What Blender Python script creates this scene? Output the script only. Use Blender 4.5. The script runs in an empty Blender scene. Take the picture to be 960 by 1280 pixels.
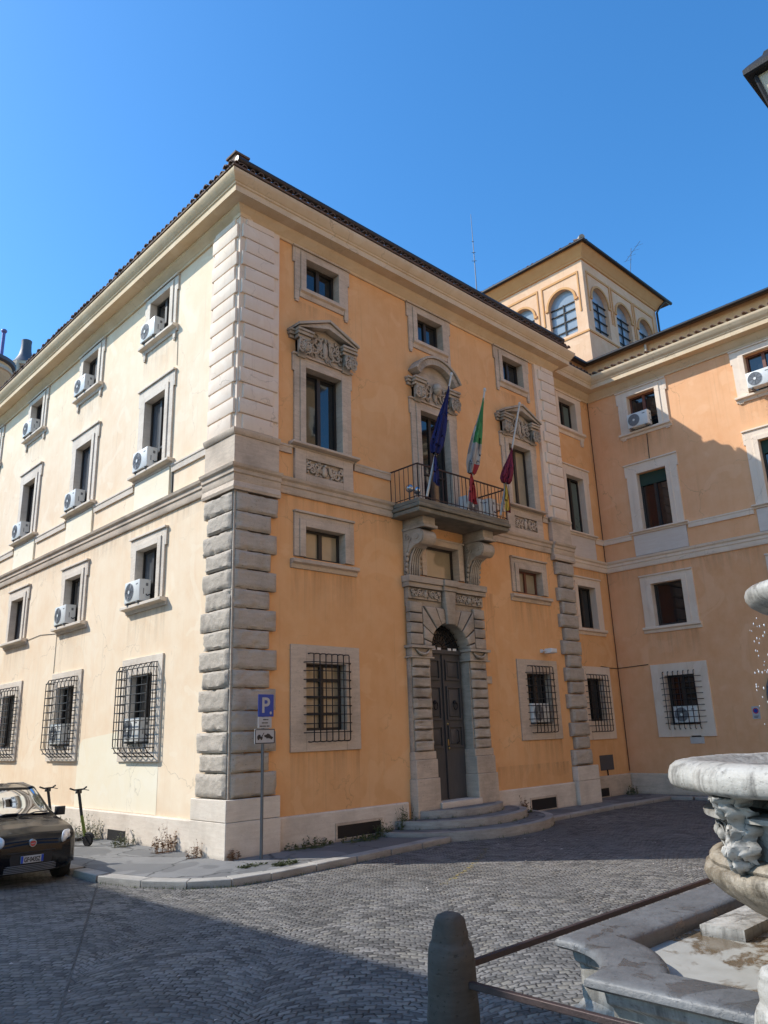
import bpy, math, random
from mathutils import Vector, Matrix
import numpy as np
from mathutils import noise as mnoise
rnd = random.Random(7)
scene = bpy.context.scene
COL = scene.collection
R = math.radians
PI = math.pi

# ------------------------------------------------------------------ materials
MATS = {}
class NT:
    def __init__(s, name):
        m = bpy.data.materials.new(name); m.use_nodes = True
        s.m = m; s.t = m.node_tree; s.n = s.t.nodes; s.l = s.t.links
        s.b = s.n['Principled BSDF']; s.out = s.n['Material Output']
        MATS[name] = m
    def node(s, typ, **kw):
        n = s.n.new(typ)
        for k, v in kw.items():
            if k in n.inputs.keys() if isinstance(k, str) else False: n.inputs[k].default_value = v
            else: setattr(n, k, v)
        return n
    def link(s, a, b): s.l.new(a, b)
    def pos(s, scale=(1, 1, 1), rot=(0, 0, 0)):
        g = s.n.new('ShaderNodeNewGeometry'); mp = s.n.new('ShaderNodeMapping')
        mp.inputs['Scale'].default_value = scale; mp.inputs['Rotation'].default_value = rot
        s.link(g.outputs['Position'], mp.inputs['Vector']); return mp.outputs[0]
    def objpos(s, scale=(1, 1, 1)):
        g = s.n.new('ShaderNodeTexCoord'); mp = s.n.new('ShaderNodeMapping')
        mp.inputs['Scale'].default_value = scale
        s.link(g.outputs['Object'], mp.inputs['Vector']); return mp.outputs[0]
    def noise(s, vec, scale, detail=4, rough=.55, dist=0):
        n = s.n.new('ShaderNodeTexNoise'); n.inputs['Scale'].default_value = scale
        n.inputs['Detail'].default_value = detail; n.inputs['Roughness'].default_value = rough
        n.inputs['Distortion'].default_value = dist
        s.link(vec, n.inputs['Vector']); return n.outputs['Fac']
    def ramp(s, fac, stops):
        n = s.n.new('ShaderNodeValToRGB'); e = n.color_ramp.elements
        while len(e) < len(stops): e.new(.5)
        for el, (p, c) in zip(e, stops):
            el.position = p
            el.color = (c, c, c, 1) if isinstance(c, (int, float)) else (*c, 1)
        s.link(fac, n.inputs['Fac']); return n.outputs['Color']
    def mix(s, fac, a, b, mode='MIX'):
        n = s.n.new('ShaderNodeMix'); n.data_type = 'RGBA'; n.blend_type = mode
        def put(x, sock):
            if isinstance(x, (int, float)): sock.default_value = x if sock.type == 'VALUE' else (x, x, x, 1)
            elif isinstance(x, tuple): sock.default_value = (*x, 1)
            else: s.link(x, sock)
        put(fac, n.inputs[0]); put(a, n.inputs[6]); put(b, n.inputs[7]); return n.outputs[2]
    def math(s, op, a, b=None, c=None):
        n = s.n.new('ShaderNodeMath'); n.operation = op
        for i, x in enumerate((a, b, c)):
            if x is None: continue
            if isinstance(x, (int, float)): n.inputs[i].default_value = x
            else: s.link(x, n.inputs[i])
        return n.outputs[0]
    def bump(s, h, strength=.3, dist=.02, prev=None):
        n = s.n.new('ShaderNodeBump'); n.inputs['Strength'].default_value = strength
        n.inputs['Distance'].default_value = dist; s.link(h, n.inputs['Height'])
        if prev is not None: s.link(prev, n.inputs['Normal'])
        return n.outputs[0]
    def fin(s, col=None, rough=None, normal=None, metal=None, **kw):
        def put(x, k):
            if x is None: return
            if isinstance(x, (int, float)): s.b.inputs[k].default_value = x
            elif isinstance(x, tuple): s.b.inputs[k].default_value = (*x, 1)
            else: s.link(x, s.b.inputs[k])
        put(col, 'Base Color'); put(rough, 'Roughness'); put(metal, 'Metallic')
        if normal is not None: s.link(normal, s.b.inputs['Normal'])
        for k, v in kw.items(): put(v, k.replace('_', ' '))
        return s.m

def mat_stucco(name, col, dark, light, streak=.35, base=True):
    t = NT(name); p = t.pos()
    big = t.noise(p, .35, 5, .6); mid = t.noise(p, 2.2, 6, .65)
    st = t.noise(t.pos((3.2, 3.2, .16)), 1.6, 5, .62)
    st2 = t.noise(t.pos((14, 14, .35)), 1.0, 3, .5)
    c = t.mix(t.ramp(big, [(.3, 0), (.72, 1)]), dark, col)
    c = t.mix(t.ramp(mid, [(.35, 0), (.75, .5)]), c, light)
    c = t.mix(t.math('MULTIPLY', t.ramp(st, [(.52, 0), (.78, 1)]), streak), c, dark, 'MIX')
    c = t.mix(t.math('MULTIPLY', t.ramp(st2, [(.6, 0), (.8, 1)]), .22 * streak / .35), c, tuple(x * .55 for x in dark))
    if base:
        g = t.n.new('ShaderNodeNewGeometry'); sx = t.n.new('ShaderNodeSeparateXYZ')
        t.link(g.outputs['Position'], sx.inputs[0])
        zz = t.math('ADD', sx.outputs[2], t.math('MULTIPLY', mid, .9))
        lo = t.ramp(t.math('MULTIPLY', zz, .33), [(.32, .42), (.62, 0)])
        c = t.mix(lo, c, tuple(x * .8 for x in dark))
    cr_ = t.n.new('ShaderNodeTexVoronoi'); cr_.feature = 'DISTANCE_TO_EDGE'; cr_.inputs['Scale'].default_value = .42
    nz = t.n.new('ShaderNodeTexNoise'); nz.inputs['Scale'].default_value = 1.7; nz.inputs['Detail'].default_value = 6; t.link(p, nz.inputs['Vector'])
    va = t.n.new('ShaderNodeVectorMath'); va.operation = 'MULTIPLY_ADD'; va.inputs[1].default_value = (1.1, 1.1, 1.1)
    t.link(nz.outputs['Color'], va.inputs[0]); t.link(p, va.inputs[2]); t.link(va.outputs[0], cr_.inputs['Vector'])
    ck = t.math('MULTIPLY', t.ramp(cr_.outputs['Distance'], [(0, .55), (.006, 0)]), t.ramp(big, [(.45, 0), (.6, 1)]))
    c = t.mix(ck, c, tuple(x * .45 for x in dark))
    pt_ = t.noise(p, .9, 3, .45, 1.2)
    c = t.mix(t.ramp(pt_, [(.60, 0), (.63, .32)]), c, light)
    fine = t.noise(p, 45, 3, .6)
    n = t.bump(fine, .12, .01); n = t.bump(mid, .15, .03, n)
    return t.fin(c, .9, n)

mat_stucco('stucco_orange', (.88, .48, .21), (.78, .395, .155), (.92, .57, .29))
mat_stucco('stucco_sunlit', (.94, .76, .545), (.86, .63, .41), (.97, .84, .65), .4)  # side wall plaster, strong sunlight painted in as a paler base colour
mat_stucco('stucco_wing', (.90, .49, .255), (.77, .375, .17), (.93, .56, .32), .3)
mat_stucco('stucco_tower', (.84, .55, .345), (.72, .42, .24), (.88, .63, .44), .45, False)
mat_stucco('stucco_cornice', (.74, .57, .37), (.62, .45, .27), (.80, .66, .48), .4, False)
mat_stucco('stucco_quoin', (.86, .71, .56), (.74, .58, .44), (.90, .78, .65), .4, False)
mat_stucco('stucco_patch', (.93, .84, .64), (.91, .78, .56), (.95, .88, .72), .15, False)
mat_stucco('stucco_attic', (.80, .46, .22), (.66, .35, .15), (.85, .54, .30), .4, False)
mat_stucco('stucco_town', (.62, .46, .30), (.52, .36, .22), (.68, .54, .38), .3)

mat_stucco('stucco_far', (.56, .34, .17), (.44, .26, .13), (.62, .40, .22), .3)
def mat_stone(name, col, dark, soot, pits=.5, sootamt=.5, rough=.85, rock=0, crevice_shade=.5, streak=0):
    t = NT(name); p = t.pos()
    lay = t.noise(t.pos((1.2, 1.2, 9)), 2.0, 6, .65, .4)
    big = t.noise(p, 1.1, 5, .65)
    c = t.mix(t.ramp(lay, [(.3, 0), (.7, 1)]), dark, col)
    so = t.ramp(big, [(.45, 0), (.75, 1)])
    c = t.mix(t.math('MULTIPLY', so, sootamt), c, soot)
    v = t.n.new('ShaderNodeTexNoise'); v.inputs['Scale'].default_value = 26; v.inputs['Detail'].default_value = 3
    t.link(t.pos((1, 1, 2.2)), v.inputs['Vector'])
    pit = t.ramp(v.outputs['Fac'], [(.27, 1), (.38, 0)])
    c = t.mix(t.math('MULTIPLY', pit, pits), c, tuple(x * .35 for x in dark))
    # slight tone change from course to course
    gq = t.n.new('ShaderNodeNewGeometry'); wn = t.n.new('ShaderNodeTexWhiteNoise'); wn.noise_dimensions = '3D'
    vq = t.n.new('ShaderNodeVectorMath'); vq.operation = 'MULTIPLY'; vq.inputs[1].default_value = (.55, .55, 2.44); t.link(gq.outputs['Position'], vq.inputs[0])
    vf = t.n.new('ShaderNodeVectorMath'); vf.operation = 'FLOOR'; t.link(vq.outputs[0], vf.inputs[0]); t.link(vf.outputs[0], wn.inputs['Vector'])
    if rock: c = t.mix(t.math('MULTIPLY', wn.outputs['Value'], .45), c, dark)
    if streak:
        sk = t.noise(t.pos((6, 6, .5)), 1.6, 5, .65)
        c = t.mix(t.math('MULTIPLY', t.ramp(sk, [(.48, 0), (.70, 1)]), streak), c, soot)
        wt = t.ramp(t.noise(p, 1.9, 5, .6, .8), [(.56, 0), (.60, 1)]); c = t.mix(t.math('MULTIPLY', wt, .55), c, tuple(x * .5 for x in dark))
        rough = t.math('SUBTRACT', rough, t.math('MULTIPLY', wt, .3))
    # shade painted into crevices: ambient occlusion multiplied into the stone colour
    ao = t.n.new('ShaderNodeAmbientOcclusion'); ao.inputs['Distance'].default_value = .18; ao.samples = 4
    aoc = t.ramp(t.math('ADD', ao.outputs['AO'], t.math('MULTIPLY', t.math('SUBTRACT', big, .5), .35)), [(.3, crevice_shade), (.75, 1)])
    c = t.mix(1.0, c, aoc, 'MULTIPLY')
    n = t.bump(pit, .35, -.01); n = t.bump(t.noise(p, 18, 4, .6), .25, .015, n)
    if rock: n = t.bump(t.noise(p, 7, 6, .7), rock, .04, n)
    return t.fin(c, rough, n)

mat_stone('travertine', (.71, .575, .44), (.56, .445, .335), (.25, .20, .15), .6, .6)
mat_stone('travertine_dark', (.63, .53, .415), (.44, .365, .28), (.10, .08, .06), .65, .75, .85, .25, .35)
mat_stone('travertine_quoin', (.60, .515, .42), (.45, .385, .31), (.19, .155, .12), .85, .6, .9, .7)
mat_stone('travertine_pale', (.82, .72, .60), (.71, .60, .48), (.38, .31, .24), .45, .45)  # pale plinth stone; on the side wall trim its paleness stands for sunlight
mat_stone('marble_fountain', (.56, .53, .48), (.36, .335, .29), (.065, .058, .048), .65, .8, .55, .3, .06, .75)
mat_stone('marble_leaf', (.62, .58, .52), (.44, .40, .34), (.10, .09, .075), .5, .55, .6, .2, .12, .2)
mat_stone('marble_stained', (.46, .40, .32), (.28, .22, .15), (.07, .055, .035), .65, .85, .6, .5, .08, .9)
mat_stone('basalt', (.20, .20, .20), (.125, .124, .122), (.045, .043, .04), .4, .65, .5, .3, .25, .35)
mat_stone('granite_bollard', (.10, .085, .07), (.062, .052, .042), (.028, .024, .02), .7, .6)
mat_stone('kerb_stone', (.46, .43, .38), (.31, .285, .25), (.13, .12, .11), .5, .55)
mat_stone('panel_plaster', (.74, .66, .58), (.68, .58, .49), (.5, .42, .35), .15, .3)
mat_stone('balcony_slab', (.33, .29, .22), (.2, .18, .14), (.07, .07, .055), .4, .8)

def mat_plain(name, col, rough=.5, metal=0., var=.25, bump=.0, scale=6, **kw):
    t = NT(name); p = t.objpos() if kw.pop('obj', False) else t.pos()
    f = t.noise(p, scale, 4, .6)
    c = t.mix(f, tuple(x * (1 - var) for x in col), tuple(min(1, x * (1 + var)) for x in col))
    n = t.bump(t.noise(p, scale * 6, 3), bump, .01) if bump else None
    rr = t.ramp(f, [(.2, max(0, rough - .08)), (.8, min(1, rough + .1))])
    return t.fin(c, rr, n, metal, **kw)

mat_plain('iron', (.022, .02, .02), .6, .3, .4, .2, 20)
mat_plain('rust_iron', (.075, .05, .045), .55, .5, .5, .3, 14)
mat_plain('gutter', (.045, .038, .036), .45, .5, .4)
mat_plain('wood_dark', (.03, .024, .02), .5, 0, .4, .15, 10)
mat_plain('wood_red', (.16, .055, .03), .5, 0, .4, .15, 10)
mat_plain('ac_white', (.72, .72, .68), .45, 0, .1)
mat_plain('ac_grey', (.16, .165, .17), .6)
mat_plain('ac_fan', (.24, .25, .27), .5)
mat_plain('steel', (.55, .56, .57), .35, .8, .1)
mat_plain('pole_grey', (.16, .165, .17), .5, .4, .2)
mat_plain('sign_blue', (.004, .055, .36), .35, 0, .08)
mat_plain('sign_white', (.46, .47, .48), .4, 0, .08)
mat_plain('sign_black', (.02, .02, .022), .5)
mat_plain('sign_red', (.5, .03, .03), .4)
mat_plain('brass', (.55, .38, .14), .35, .9)
mat_plain('flag_blue', (.012, .016, .11), .8, 0, .3, .2, 9)
mat_plain('flag_green', (.06, .27, .09), .8, 0, .2, .2, 9)
mat_plain('flag_white', (.42, .41, .39), .8, 0, .15, .2, 9)
mat_plain('flag_red', (.42, .04, .045), .8, 0, .25, .2, 9)
mat_plain('flag_maroon', (.22, .02, .05), .8, 0, .3, .2, 9)
mat_plain('flag_yellow', (.62, .40, .05), .8, 0, .2, .2, 9)
mat_plain('pole_white', (.60, .58, .54), .5, 0, .1)
mat_plain('tyre', (.016, .016, .017), .85)
mat_plain('plastic_black', (.018, .018, .019), .7)
mat_plain('hub', (.32, .33, .34), .35, .8)
mat_plain('lens', (.72, .75, .78), .08, 0, .05, Coat_Weight=1.)
mat_plain('amber', (.6, .52, .42), .2)
mat_plain('lime', (.15, .20, .03), .5)
mat_plain('seat', (.05, .05, .055), .9)
mat_plain('globe', (.55, .58, .62), .12, .85, .05)
mat_plain('blind_green', (.018, .05, .035), .7)
mat_plain('curtain', (.36, .30, .20), .1, 0, .25, 0, 3, Coat_Weight=.6)
mat_plain('screen_green', (.11, .15, .13), .3, 0, .2)
mat_plain('lead', (.10, .10, .12), .55, .3)
mat_plain('flue', (.17, .15, .32), .4, .4)
mat_plain('lamp_glass', (.62, .52, .36), .35, 0, .1)
mat_plain('white_paint', (.8, .8, .78), .5)
mat_plain('plaque', (.55, .5, .46), .6)
mat_plain('slate_plate', (.09, .085, .09), .6)
mat_plain('plate_blue', (.01, .06, .42), .4)

t = NT('door_wood'); p = t.pos((1, 1, .12))
g = t.noise(p, 22, 5, .6)
t.fin(t.mix(g, (.05, .049, .05), (.10, .097, .096)), .48, t.bump(g, .2, .01))

t = NT('glass'); p = t.pos()
wv = t.noise(p, 1.3, 2)
t.fin(t.mix(t.noise(p, .8, 3), (.004, .006, .009), (.018, .02, .022)), .035, t.bump(wv, .06, .05))
t.b.inputs['Specular IOR Level'].default_value = .9
t = NT('glass_sky_grey'); p = t.pos()  # side panes: reflected sky painted in as a greyer base colour
t.fin(t.mix(t.noise(p, 1.1, 3), (.05, .055, .06), (.14, .145, .15)), .06, t.bump(t.noise(p, 1.3, 2), .05, .05))
t = NT('tower_glass'); p = t.pos()
t.fin(t.mix(t.noise(p, 1.5, 3), (.22, .27, .33), (.34, .39, .43)), .12, t.bump(t.noise(p, 1.3, 2), .05, .05))

t = NT('windscreen_glass')
tr = t.n.new('ShaderNodeBsdfTransparent'); tr.inputs[0].default_value = (.34, .38, .37, 1)
gl = t.n.new('ShaderNodeBsdfGlossy'); gl.inputs['Roughness'].default_value = .03
fr = t.n.new('ShaderNodeFresnel'); fr.inputs[0].default_value = 1.28
mx = t.n.new('ShaderNodeMixShader')
t.link(t.math('ADD', fr.outputs[0], .06), mx.inputs[0]); t.link(tr.outputs[0], mx.inputs[1]); t.link(gl.outputs[0], mx.inputs[2])
t.link(mx.outputs[0], t.out.inputs['Surface'])

t = NT('car_paint'); p = t.objpos()
dust = t.noise(p, 3, 5, .65)
t.fin(t.mix(t.ramp(dust, [(.4, 0), (.8, .5)]), (.004, .0038, .006), (.008, .0072, .007)), t.ramp(dust, [(.3, .12), (.8, .26)]), None, .0, IOR=1.38, Coat_Weight=.15, Coat_Roughness=.05)

t = NT('roof_tile'); p = t.pos()
t.fin(t.mix(t.noise(p, 3.5, 5, .7), (.05, .035, .028), (.26, .16, .11)), .9, t.bump(t.noise(p, 30, 3), .3, .01))
t = NT('tower_under'); p = t.pos()
t.fin(t.mix(t.noise(p, 3, 4), (.62, .30, .11), (.72, .40, .17)), .9)

# asphalt of the pavement
t = NT('asphalt'); p = t.pos()
v = t.n.new('ShaderNodeTexVoronoi'); v.inputs['Scale'].default_value = 75; t.link(p, v.inputs['Vector'])
c = t.mix(t.noise(p, 1.4, 6, .7), (.115, .113, .11), (.27, .265, .255))
c = t.mix(t.ramp(v.outputs['Distance'], [(.1, .35), (.5, 0)]), c, (.30, .29, .28))
crk = t.n.new('ShaderNodeTexVoronoi'); crk.feature = 'DISTANCE_TO_EDGE'; crk.inputs['Scale'].default_value = .55
nz = t.n.new('ShaderNodeTexNoise'); nz.inputs['Scale'].default_value = 2.5; nz.inputs['Detail'].default_value = 5; t.link(p, nz.inputs['Vector'])
va = t.n.new('ShaderNodeVectorMath'); va.operation = 'MULTIPLY_ADD'; va.inputs[1].default_value = (.6, .6, 0)
t.link(nz.outputs['Color'], va.inputs[0]); t.link(p, va.inputs[2]); t.link(va.outputs[0], crk.inputs['Vector'])
ck = t.ramp(crk.outputs['Distance'], [(.0, .95), (.016, 0)])
c = t.mix(t.ramp(t.noise(p, .8, 2, .4, 1.), [(.52, 0), (.54, .45)]), c, (.075, .075, .075))
c = t.mix(ck, c, (.035, .035, .033))
t.fin(c, .9, t.bump(v.outputs['Distance'], .4, .006))

# basalt setts: straight courses near the car side, segmental arcs in the square
t = NT('cobbles')
g = t.n.new('ShaderNodeNewGeometry'); sp = t.n.new('ShaderNodeSeparateXYZ'); t.link(g.outputs['Position'], sp.inputs[0])
X, Y = sp.outputs[0], sp.outputs[1]
wob = t.n.new('ShaderNodeTexNoise'); wob.inputs['Scale'].default_value = 1.1; wob.inputs['Detail'].default_value = 3
t.link(g.outputs['Position'], wob.inputs['Vector'])
wob2 = t.n.new('ShaderNodeTexNoise'); wob2.inputs['Scale'].default_value = 7.; wob2.inputs['Detail'].default_value = 2
t.link(g.outputs['Position'], wob2.inputs['Vector'])
ws = t.n.new('ShaderNodeSeparateXYZ'); t.link(wob.outputs['Color'], ws.inputs[0])
ws2 = t.n.new('ShaderNodeSeparateXYZ'); t.link(wob2.outputs['Color'], ws2.inputs[0])
def lin(a, b, c0=0.): return t.math('ADD', t.math('ADD', t.math('MULTIPLY', X, a), t.math('MULTIPLY', Y, b)), c0)
u = lin(.719, -.695); vv = lin(.695, .719)
u = t.math('ADD', u, t.math('MULTIPLY', ws.outputs[0], .10)); vv = t.math('ADD', vv, t.math('MULTIPLY', ws.outputs[1], .10))
u = t.math('ADD', u, t.math('MULTIPLY', ws2.outputs[0], .05)); vv = t.math('ADD', vv, t.math('MULTIPLY', ws2.outputs[1], .045))
W = 1.9
fu = t.math('SUBTRACT', t.math('FRACT', t.math('DIVIDE', u, W)), .5)           # -.5 .. .5
arc = t.math('SQRT', t.math('SUBTRACT', .36, t.math('MULTIPLY', fu, fu)))
mask = t.ramp(lin(.10, -.05, .50), [(.2585, 0), (.2595, 1)])
v2 = t.math('ADD', vv, t.math('MULTIPLY', t.math('MULTIPLY', arc, -1.75), mask))
cb = t.n.new('ShaderNodeCombineXYZ'); t.link(u, cb.inputs[0]); t.link(v2, cb.inputs[1])
row = t.math('FLOOR', t.math('DIVIDE', v2, .112))
par_ = t.math('MULTIPLY', t.math('MODULO', t.math('ABSOLUTE', row), 2), .5)
cb2 = t.n.new('ShaderNodeCombineXYZ'); t.link(t.math('ADD', t.math('DIVIDE', u, .112), par_), cb2.inputs[0]); t.link(t.math('DIVIDE', v2, .112), cb2.inputs[1])
def vor(feat):
    v = t.n.new('ShaderNodeTexVoronoi'); v.voronoi_dimensions = '2D'; v.feature = feat; v.inputs['Scale'].default_value = 1.; v.inputs['Randomness'].default_value = .26
    t.link(cb2.outputs[0], v.inputs['Vector']); return v
ve = vor('DISTANCE_TO_EDGE'); vc = vor('F1')
P_ = g.outputs['Position']
gap_n = t.noise(P_, 9, 3)
edge = t.math('SUBTRACT', ve.outputs['Distance'], t.math('MULTIPLY', gap_n, .05))
sp2 = t.n.new('ShaderNodeSeparateColor'); t.link(vc.outputs['Color'], sp2.inputs[0])
big = t.noise(P_, .45, 5, .65); dirt = t.noise(P_, 2.1, 6, .7); fineg = t.noise(P_, 60, 3, .6)
c = t.mix(sp2.outputs[0], (.085, .081, .076), (.32, .30, .275))
c = t.mix(t.math('MULTIPLY', t.ramp(sp2.outputs[1], [(.70, 0), (.9, 1)]), .8), c, (.30, .275, .23))
pz = t.noise(P_, .28, 2, .4, 1.5)
c = t.mix(t.ramp(pz, [(.50, 0), (.53, .35)]), c, (.12, .113, .104))
c = t.mix(t.ramp(big, [(.38, 0), (.72, .5)]), c, (.26, .25, .235))
c = t.mix(t.ramp(dirt, [(.5, 0), (.72, .5)]), c, (.105, .10, .09))
c = t.mix(t.math('MULTIPLY', fineg, .35), c, (.05, .05, .05))
rowf = t.math('ABSOLUTE', t.math('SUBTRACT', t.math('FRACT', t.math('ADD', t.math('DIVIDE', v2, .112), t.math('MULTIPLY', gap_n, .22))), .5))
rowg = t.ramp(rowf, [(.40, 0), (.49, 1)])
patch_n = t.noise(P_, 1.6, 4, .6)
gapv = t.math('MULTIPLY', t.ramp(edge, [(.012, 1), (.085, 0)]), t.ramp(patch_n, [(.40, .35), (.66, 1)]))
gapm = t.math('MAXIMUM', gapv, t.math('MULTIPLY', rowg, t.ramp(t.noise(P_, 3.0, 4), [(.46, 0), (.62, .9)])))
c = t.mix(t.math('MULTIPLY', gapm, t.ramp(dirt, [(.35, 1), (.75, .65)])), c, (.014, .013, .011))
dome = t.math('SUBTRACT', t.ramp(edge, [(.0, .0), (.09, .62), (.2, .88), (.45, 1)]), t.math('MULTIPLY', rowg, .15))
hgt = t.math('ADD', dome, t.math('MULTIPLY', sp2.outputs[2], .35))
hgt = t.math('ADD', hgt, t.math('MULTIPLY', t.noise(P_, 24, 3), .25))
n = t.bump(hgt, .75, .016)
t.fin(c, t.ramp(dirt, [(.3, .6), (.7, .85)]), n, Specular_IOR_Level=.12)

t = NT('basin_floor'); p = t.pos()
a = t.noise(p, 1.3, 6, .65, .6)
w = t.ramp(a, [(.46, 0), (.52, 1)])
c = t.mix(w, (.40, .385, .345), (.15, .105, .06))
c = t.mix(t.ramp(t.noise(p, 6, 5), [(.4, 0), (.8, .4)]), c, (.24, .215, .175))
t.fin(c, t.ramp(w, [(0, .6), (1, .15)]), t.bump(t.noise(p, 5, 4), .1, .02))

def mat_leaf(name, c1, c2):
    t = NT(name); p = t.pos()
    t.fin(t.mix(t.noise(p, 9, 3), c1, c2), .7)
mat_leaf('leaf', (.05, .085, .025), (.14, .15, .06))
mat_leaf('leaf_pale', (.12, .15, .08), (.26, .27, .18))
mat_leaf('leaf_dry', (.16, .08, .04), (.30, .17, .09))

t = NT('yellow_paint'); p = t.pos()
wr = t.ramp(t.noise(p, 9, 5, .7), [(.5, 0), (.62, 1)])
tr = t.n.new('ShaderNodeBsdfTransparent'); mx = t.n.new('ShaderNodeMixShader')
t.b.inputs['Base Color'].default_value = (.42, .33, .10, 1); t.b.inputs['Roughness'].default_value = .8
t.link(t.math('MULTIPLY', wr, .6), mx.inputs[0]); t.link(tr.outputs[0], mx.inputs[1]); t.link(t.b.outputs[0], mx.inputs[2]); t.link(mx.outputs[0], t.out.inputs['Surface'])

# ------------------------------------------------------------------ builder
class Fr:
    """facade frame: s along the wall, d outward, z up"""
    def __init__(s, ox, oy, sx, sy, dx, dy, oz=0): s.o = (ox, oy, oz); s.s = (sx, sy); s.d = (dx, dy)
    def __call__(s, a, d, z): return (s.o[0] + s.s[0] * a + s.d[0] * d, s.o[1] + s.s[1] * a + s.d[1] * d, s.o[2] + z)
WORLD = Fr(0, 0, 1, 0, 0, 1)
FR = Fr(0, .15, 1, 0, 0, -1)
LF = Fr(.15, 0, 0, 1, -1, 0)
RC = Fr(0, .75, 1, 0, 0, -1)
WG = Fr(16., 0, 0, -1, -1, 0)

class MB:
    def __init__(s): s.v = []; s.f = []; s.mi = []; s.cur = 0
    def add(s, vs, fs):
        o = len(s.v); s.v += [tuple(v) for v in vs]
        for f in fs: s.f.append(tuple(o + i for i in f)); s.mi.append(s.cur)
        return s
    def box(s, F, s0, s1, d0, d1, z0, z1):
        P = [F(a, d, z) for z in (z0, z1) for d in (d0, d1) for a in (s0, s1)]
        return s.add(P, [(0, 1, 3, 2), (4, 6, 7, 5), (0, 4, 5, 1), (2, 3, 7, 6), (0, 2, 6, 4), (1, 5, 7, 3)])
    def rblock(s, F, s0, s1, z0, z1, d0, d1, b=.04):
        rings = []
        for ins, d in ((0, d0), (0, d1 - b), (b * .35, d1 - b * .3), (b, d1)):
            rings.append([F(s0 + ins, d, z0 + ins), F(s1 - ins, d, z0 + ins), F(s1 - ins, d, z1 - ins), F(s0 + ins, d, z1 - ins)])
        return s.rings(rings, True)
    def rustic(s, F, s0, s1, z0, z1, d0, d1, b=.045, seed=0, amp=.013):
        nx, nz = max(8, int((s1 - s0) / .055)), 8
        rows = []; jit = lambda a, q: mnoise.noise((a * 3.1 + seed * 7.7, q * 3.7, seed * 1.3))
        for j in range(-1, nz + 2):
            row = []
            for i in range(-1, nx + 2):
                fi, fj = min(max(i / nx, 0), 1), min(max(j / nz, 0), 1)
                edge = min(fi * (s1 - s0), (1 - fi) * (s1 - s0), fj * (z1 - z0), (1 - fj) * (z1 - z0))
                a, q = s0 + (s1 - s0) * fi, z0 + (z1 - z0) * fj
                k = min(edge / b, 1); prof = 1 - (1 - k) ** 2.2
                chip = max(0, mnoise.noise((a * 5 + seed * 3, q * 6, seed * 2.)) - .22) * .09 * (1 if edge < .09 else .25)
                d = (d1 - b * (1 - prof)) + amp * (mnoise.noise((a * 9 + seed, q * 14, seed)) + .6 * mnoise.noise((a * 24, q * 30, seed))) * k - chip
                if i < 0 or j < 0 or i > nx or j > nz: d = d0
                row.append(F(a + .008 * jit(q * 2, a), d, q + .008 * jit(a * 2, q + 9)))
            rows.append(row)
        w = nx + 3
        return s.add([p for r in rows for p in r], [(j * w + i, j * w + i + 1, (j + 1) * w + i + 1, (j + 1) * w + i) for j in range(nz + 2) for i in range(w - 1)])
    def rough(s, amp, sc):
        s.v = [(x + amp * mnoise.noise((x * sc, y * sc, z * sc)), y + amp * mnoise.noise((x * sc + 31, y * sc, z * sc)), z + .5 * amp * mnoise.noise((x * sc, y * sc + 57, z * sc))) for x, y, z in s.v]
        return s
    def rings(s, rings, closed=True, cap=True):
        n = len(rings[0]); vs = [p for r in rings for p in r]; fs = []
        for k in range(len(rings) - 1):
            for i in range(n if closed else n - 1):
                j = (i + 1) % n
                fs.append((k * n + i, k * n + j, (k + 1) * n + j, (k + 1) * n + i))
        if cap: fs.append(tuple(range(n))[::-1]); fs.append(tuple((len(rings) - 1) * n + i for i in range(n)))
        return s.add(vs, fs)
    def prism(s, F, poly, d0, d1, b=0):
        """poly in (s,z), from d0 to d1, optional bevel toward the centroid"""
        cx = sum(p[0] for p in poly) / len(poly); cz = sum(p[1] for p in poly) / len(poly)
        def ring(d, k): return [F(p[0] + (cx - p[0]) * k, d, p[1] + (cz - p[1]) * k) for p in poly]
        if not b: return s.rings([ring(d0, 0), ring(d1, 0)])
        m = min(math.hypot(p[0] - cx, p[1] - cz) for p in poly); k = b / max(m, .01)
        return s.rings([ring(d0, 0), ring(d1 - b, 0), ring(d1 - b * .3, k * .35), ring(d1, k)])
    def ring4(s, F, o, i, d0, d1):
        """rectangular ring o=(s0,s1,z0,z1) minus i"""
        s.box(F, o[0], i[0], d0, d1, o[2], o[3]); s.box(F, i[1], o[1], d0, d1, o[2], o[3])
        if o[3] > i[3]: s.box(F, i[0], i[1], d0, d1, i[3], o[3])
        if i[2] > o[2]: s.box(F, i[0], i[1], d0, d1, o[2], i[2])
        return s
    def tube(s, pts, r, n=6, cap=True):
        pts = [Vector(p) for p in pts]; rings = []
        rs = r if isinstance(r, (list, tuple)) else [r] * len(pts)
        up = None
        for k, p in enumerate(pts):
            t = (pts[min(k + 1, len(pts) - 1)] - pts[max(k - 1, 0)]).normalized()
            if up is None:
                up = Vector((0, 0, 1)) if abs(t.z) < .9 else Vector((1, 0, 0))
            a = t.cross(up).normalized(); b = a.cross(t).normalized(); up = b
            rings.append([tuple(p + (a * math.cos(2 * PI * i / n) + b * math.sin(2 * PI * i / n)) * rs[k]) for i in range(n)])
        return s.rings(rings, True, cap)
    def lathe(s, prof, c, n=24, rf=None, cap=True, a0=0):
        rings = []
        for r, z in prof:
            rings.append([(c[0] + r * (rf(a0 + 2 * PI * i / n) if rf else 1) * math.cos(a0 + 2 * PI * i / n), c[1] + r * (rf(a0 + 2 * PI * i / n) if rf else 1) * math.sin(a0 + 2 * PI * i / n), c[2] + z) for i in range(n)])
        return s.rings(rings, True, cap)
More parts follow.
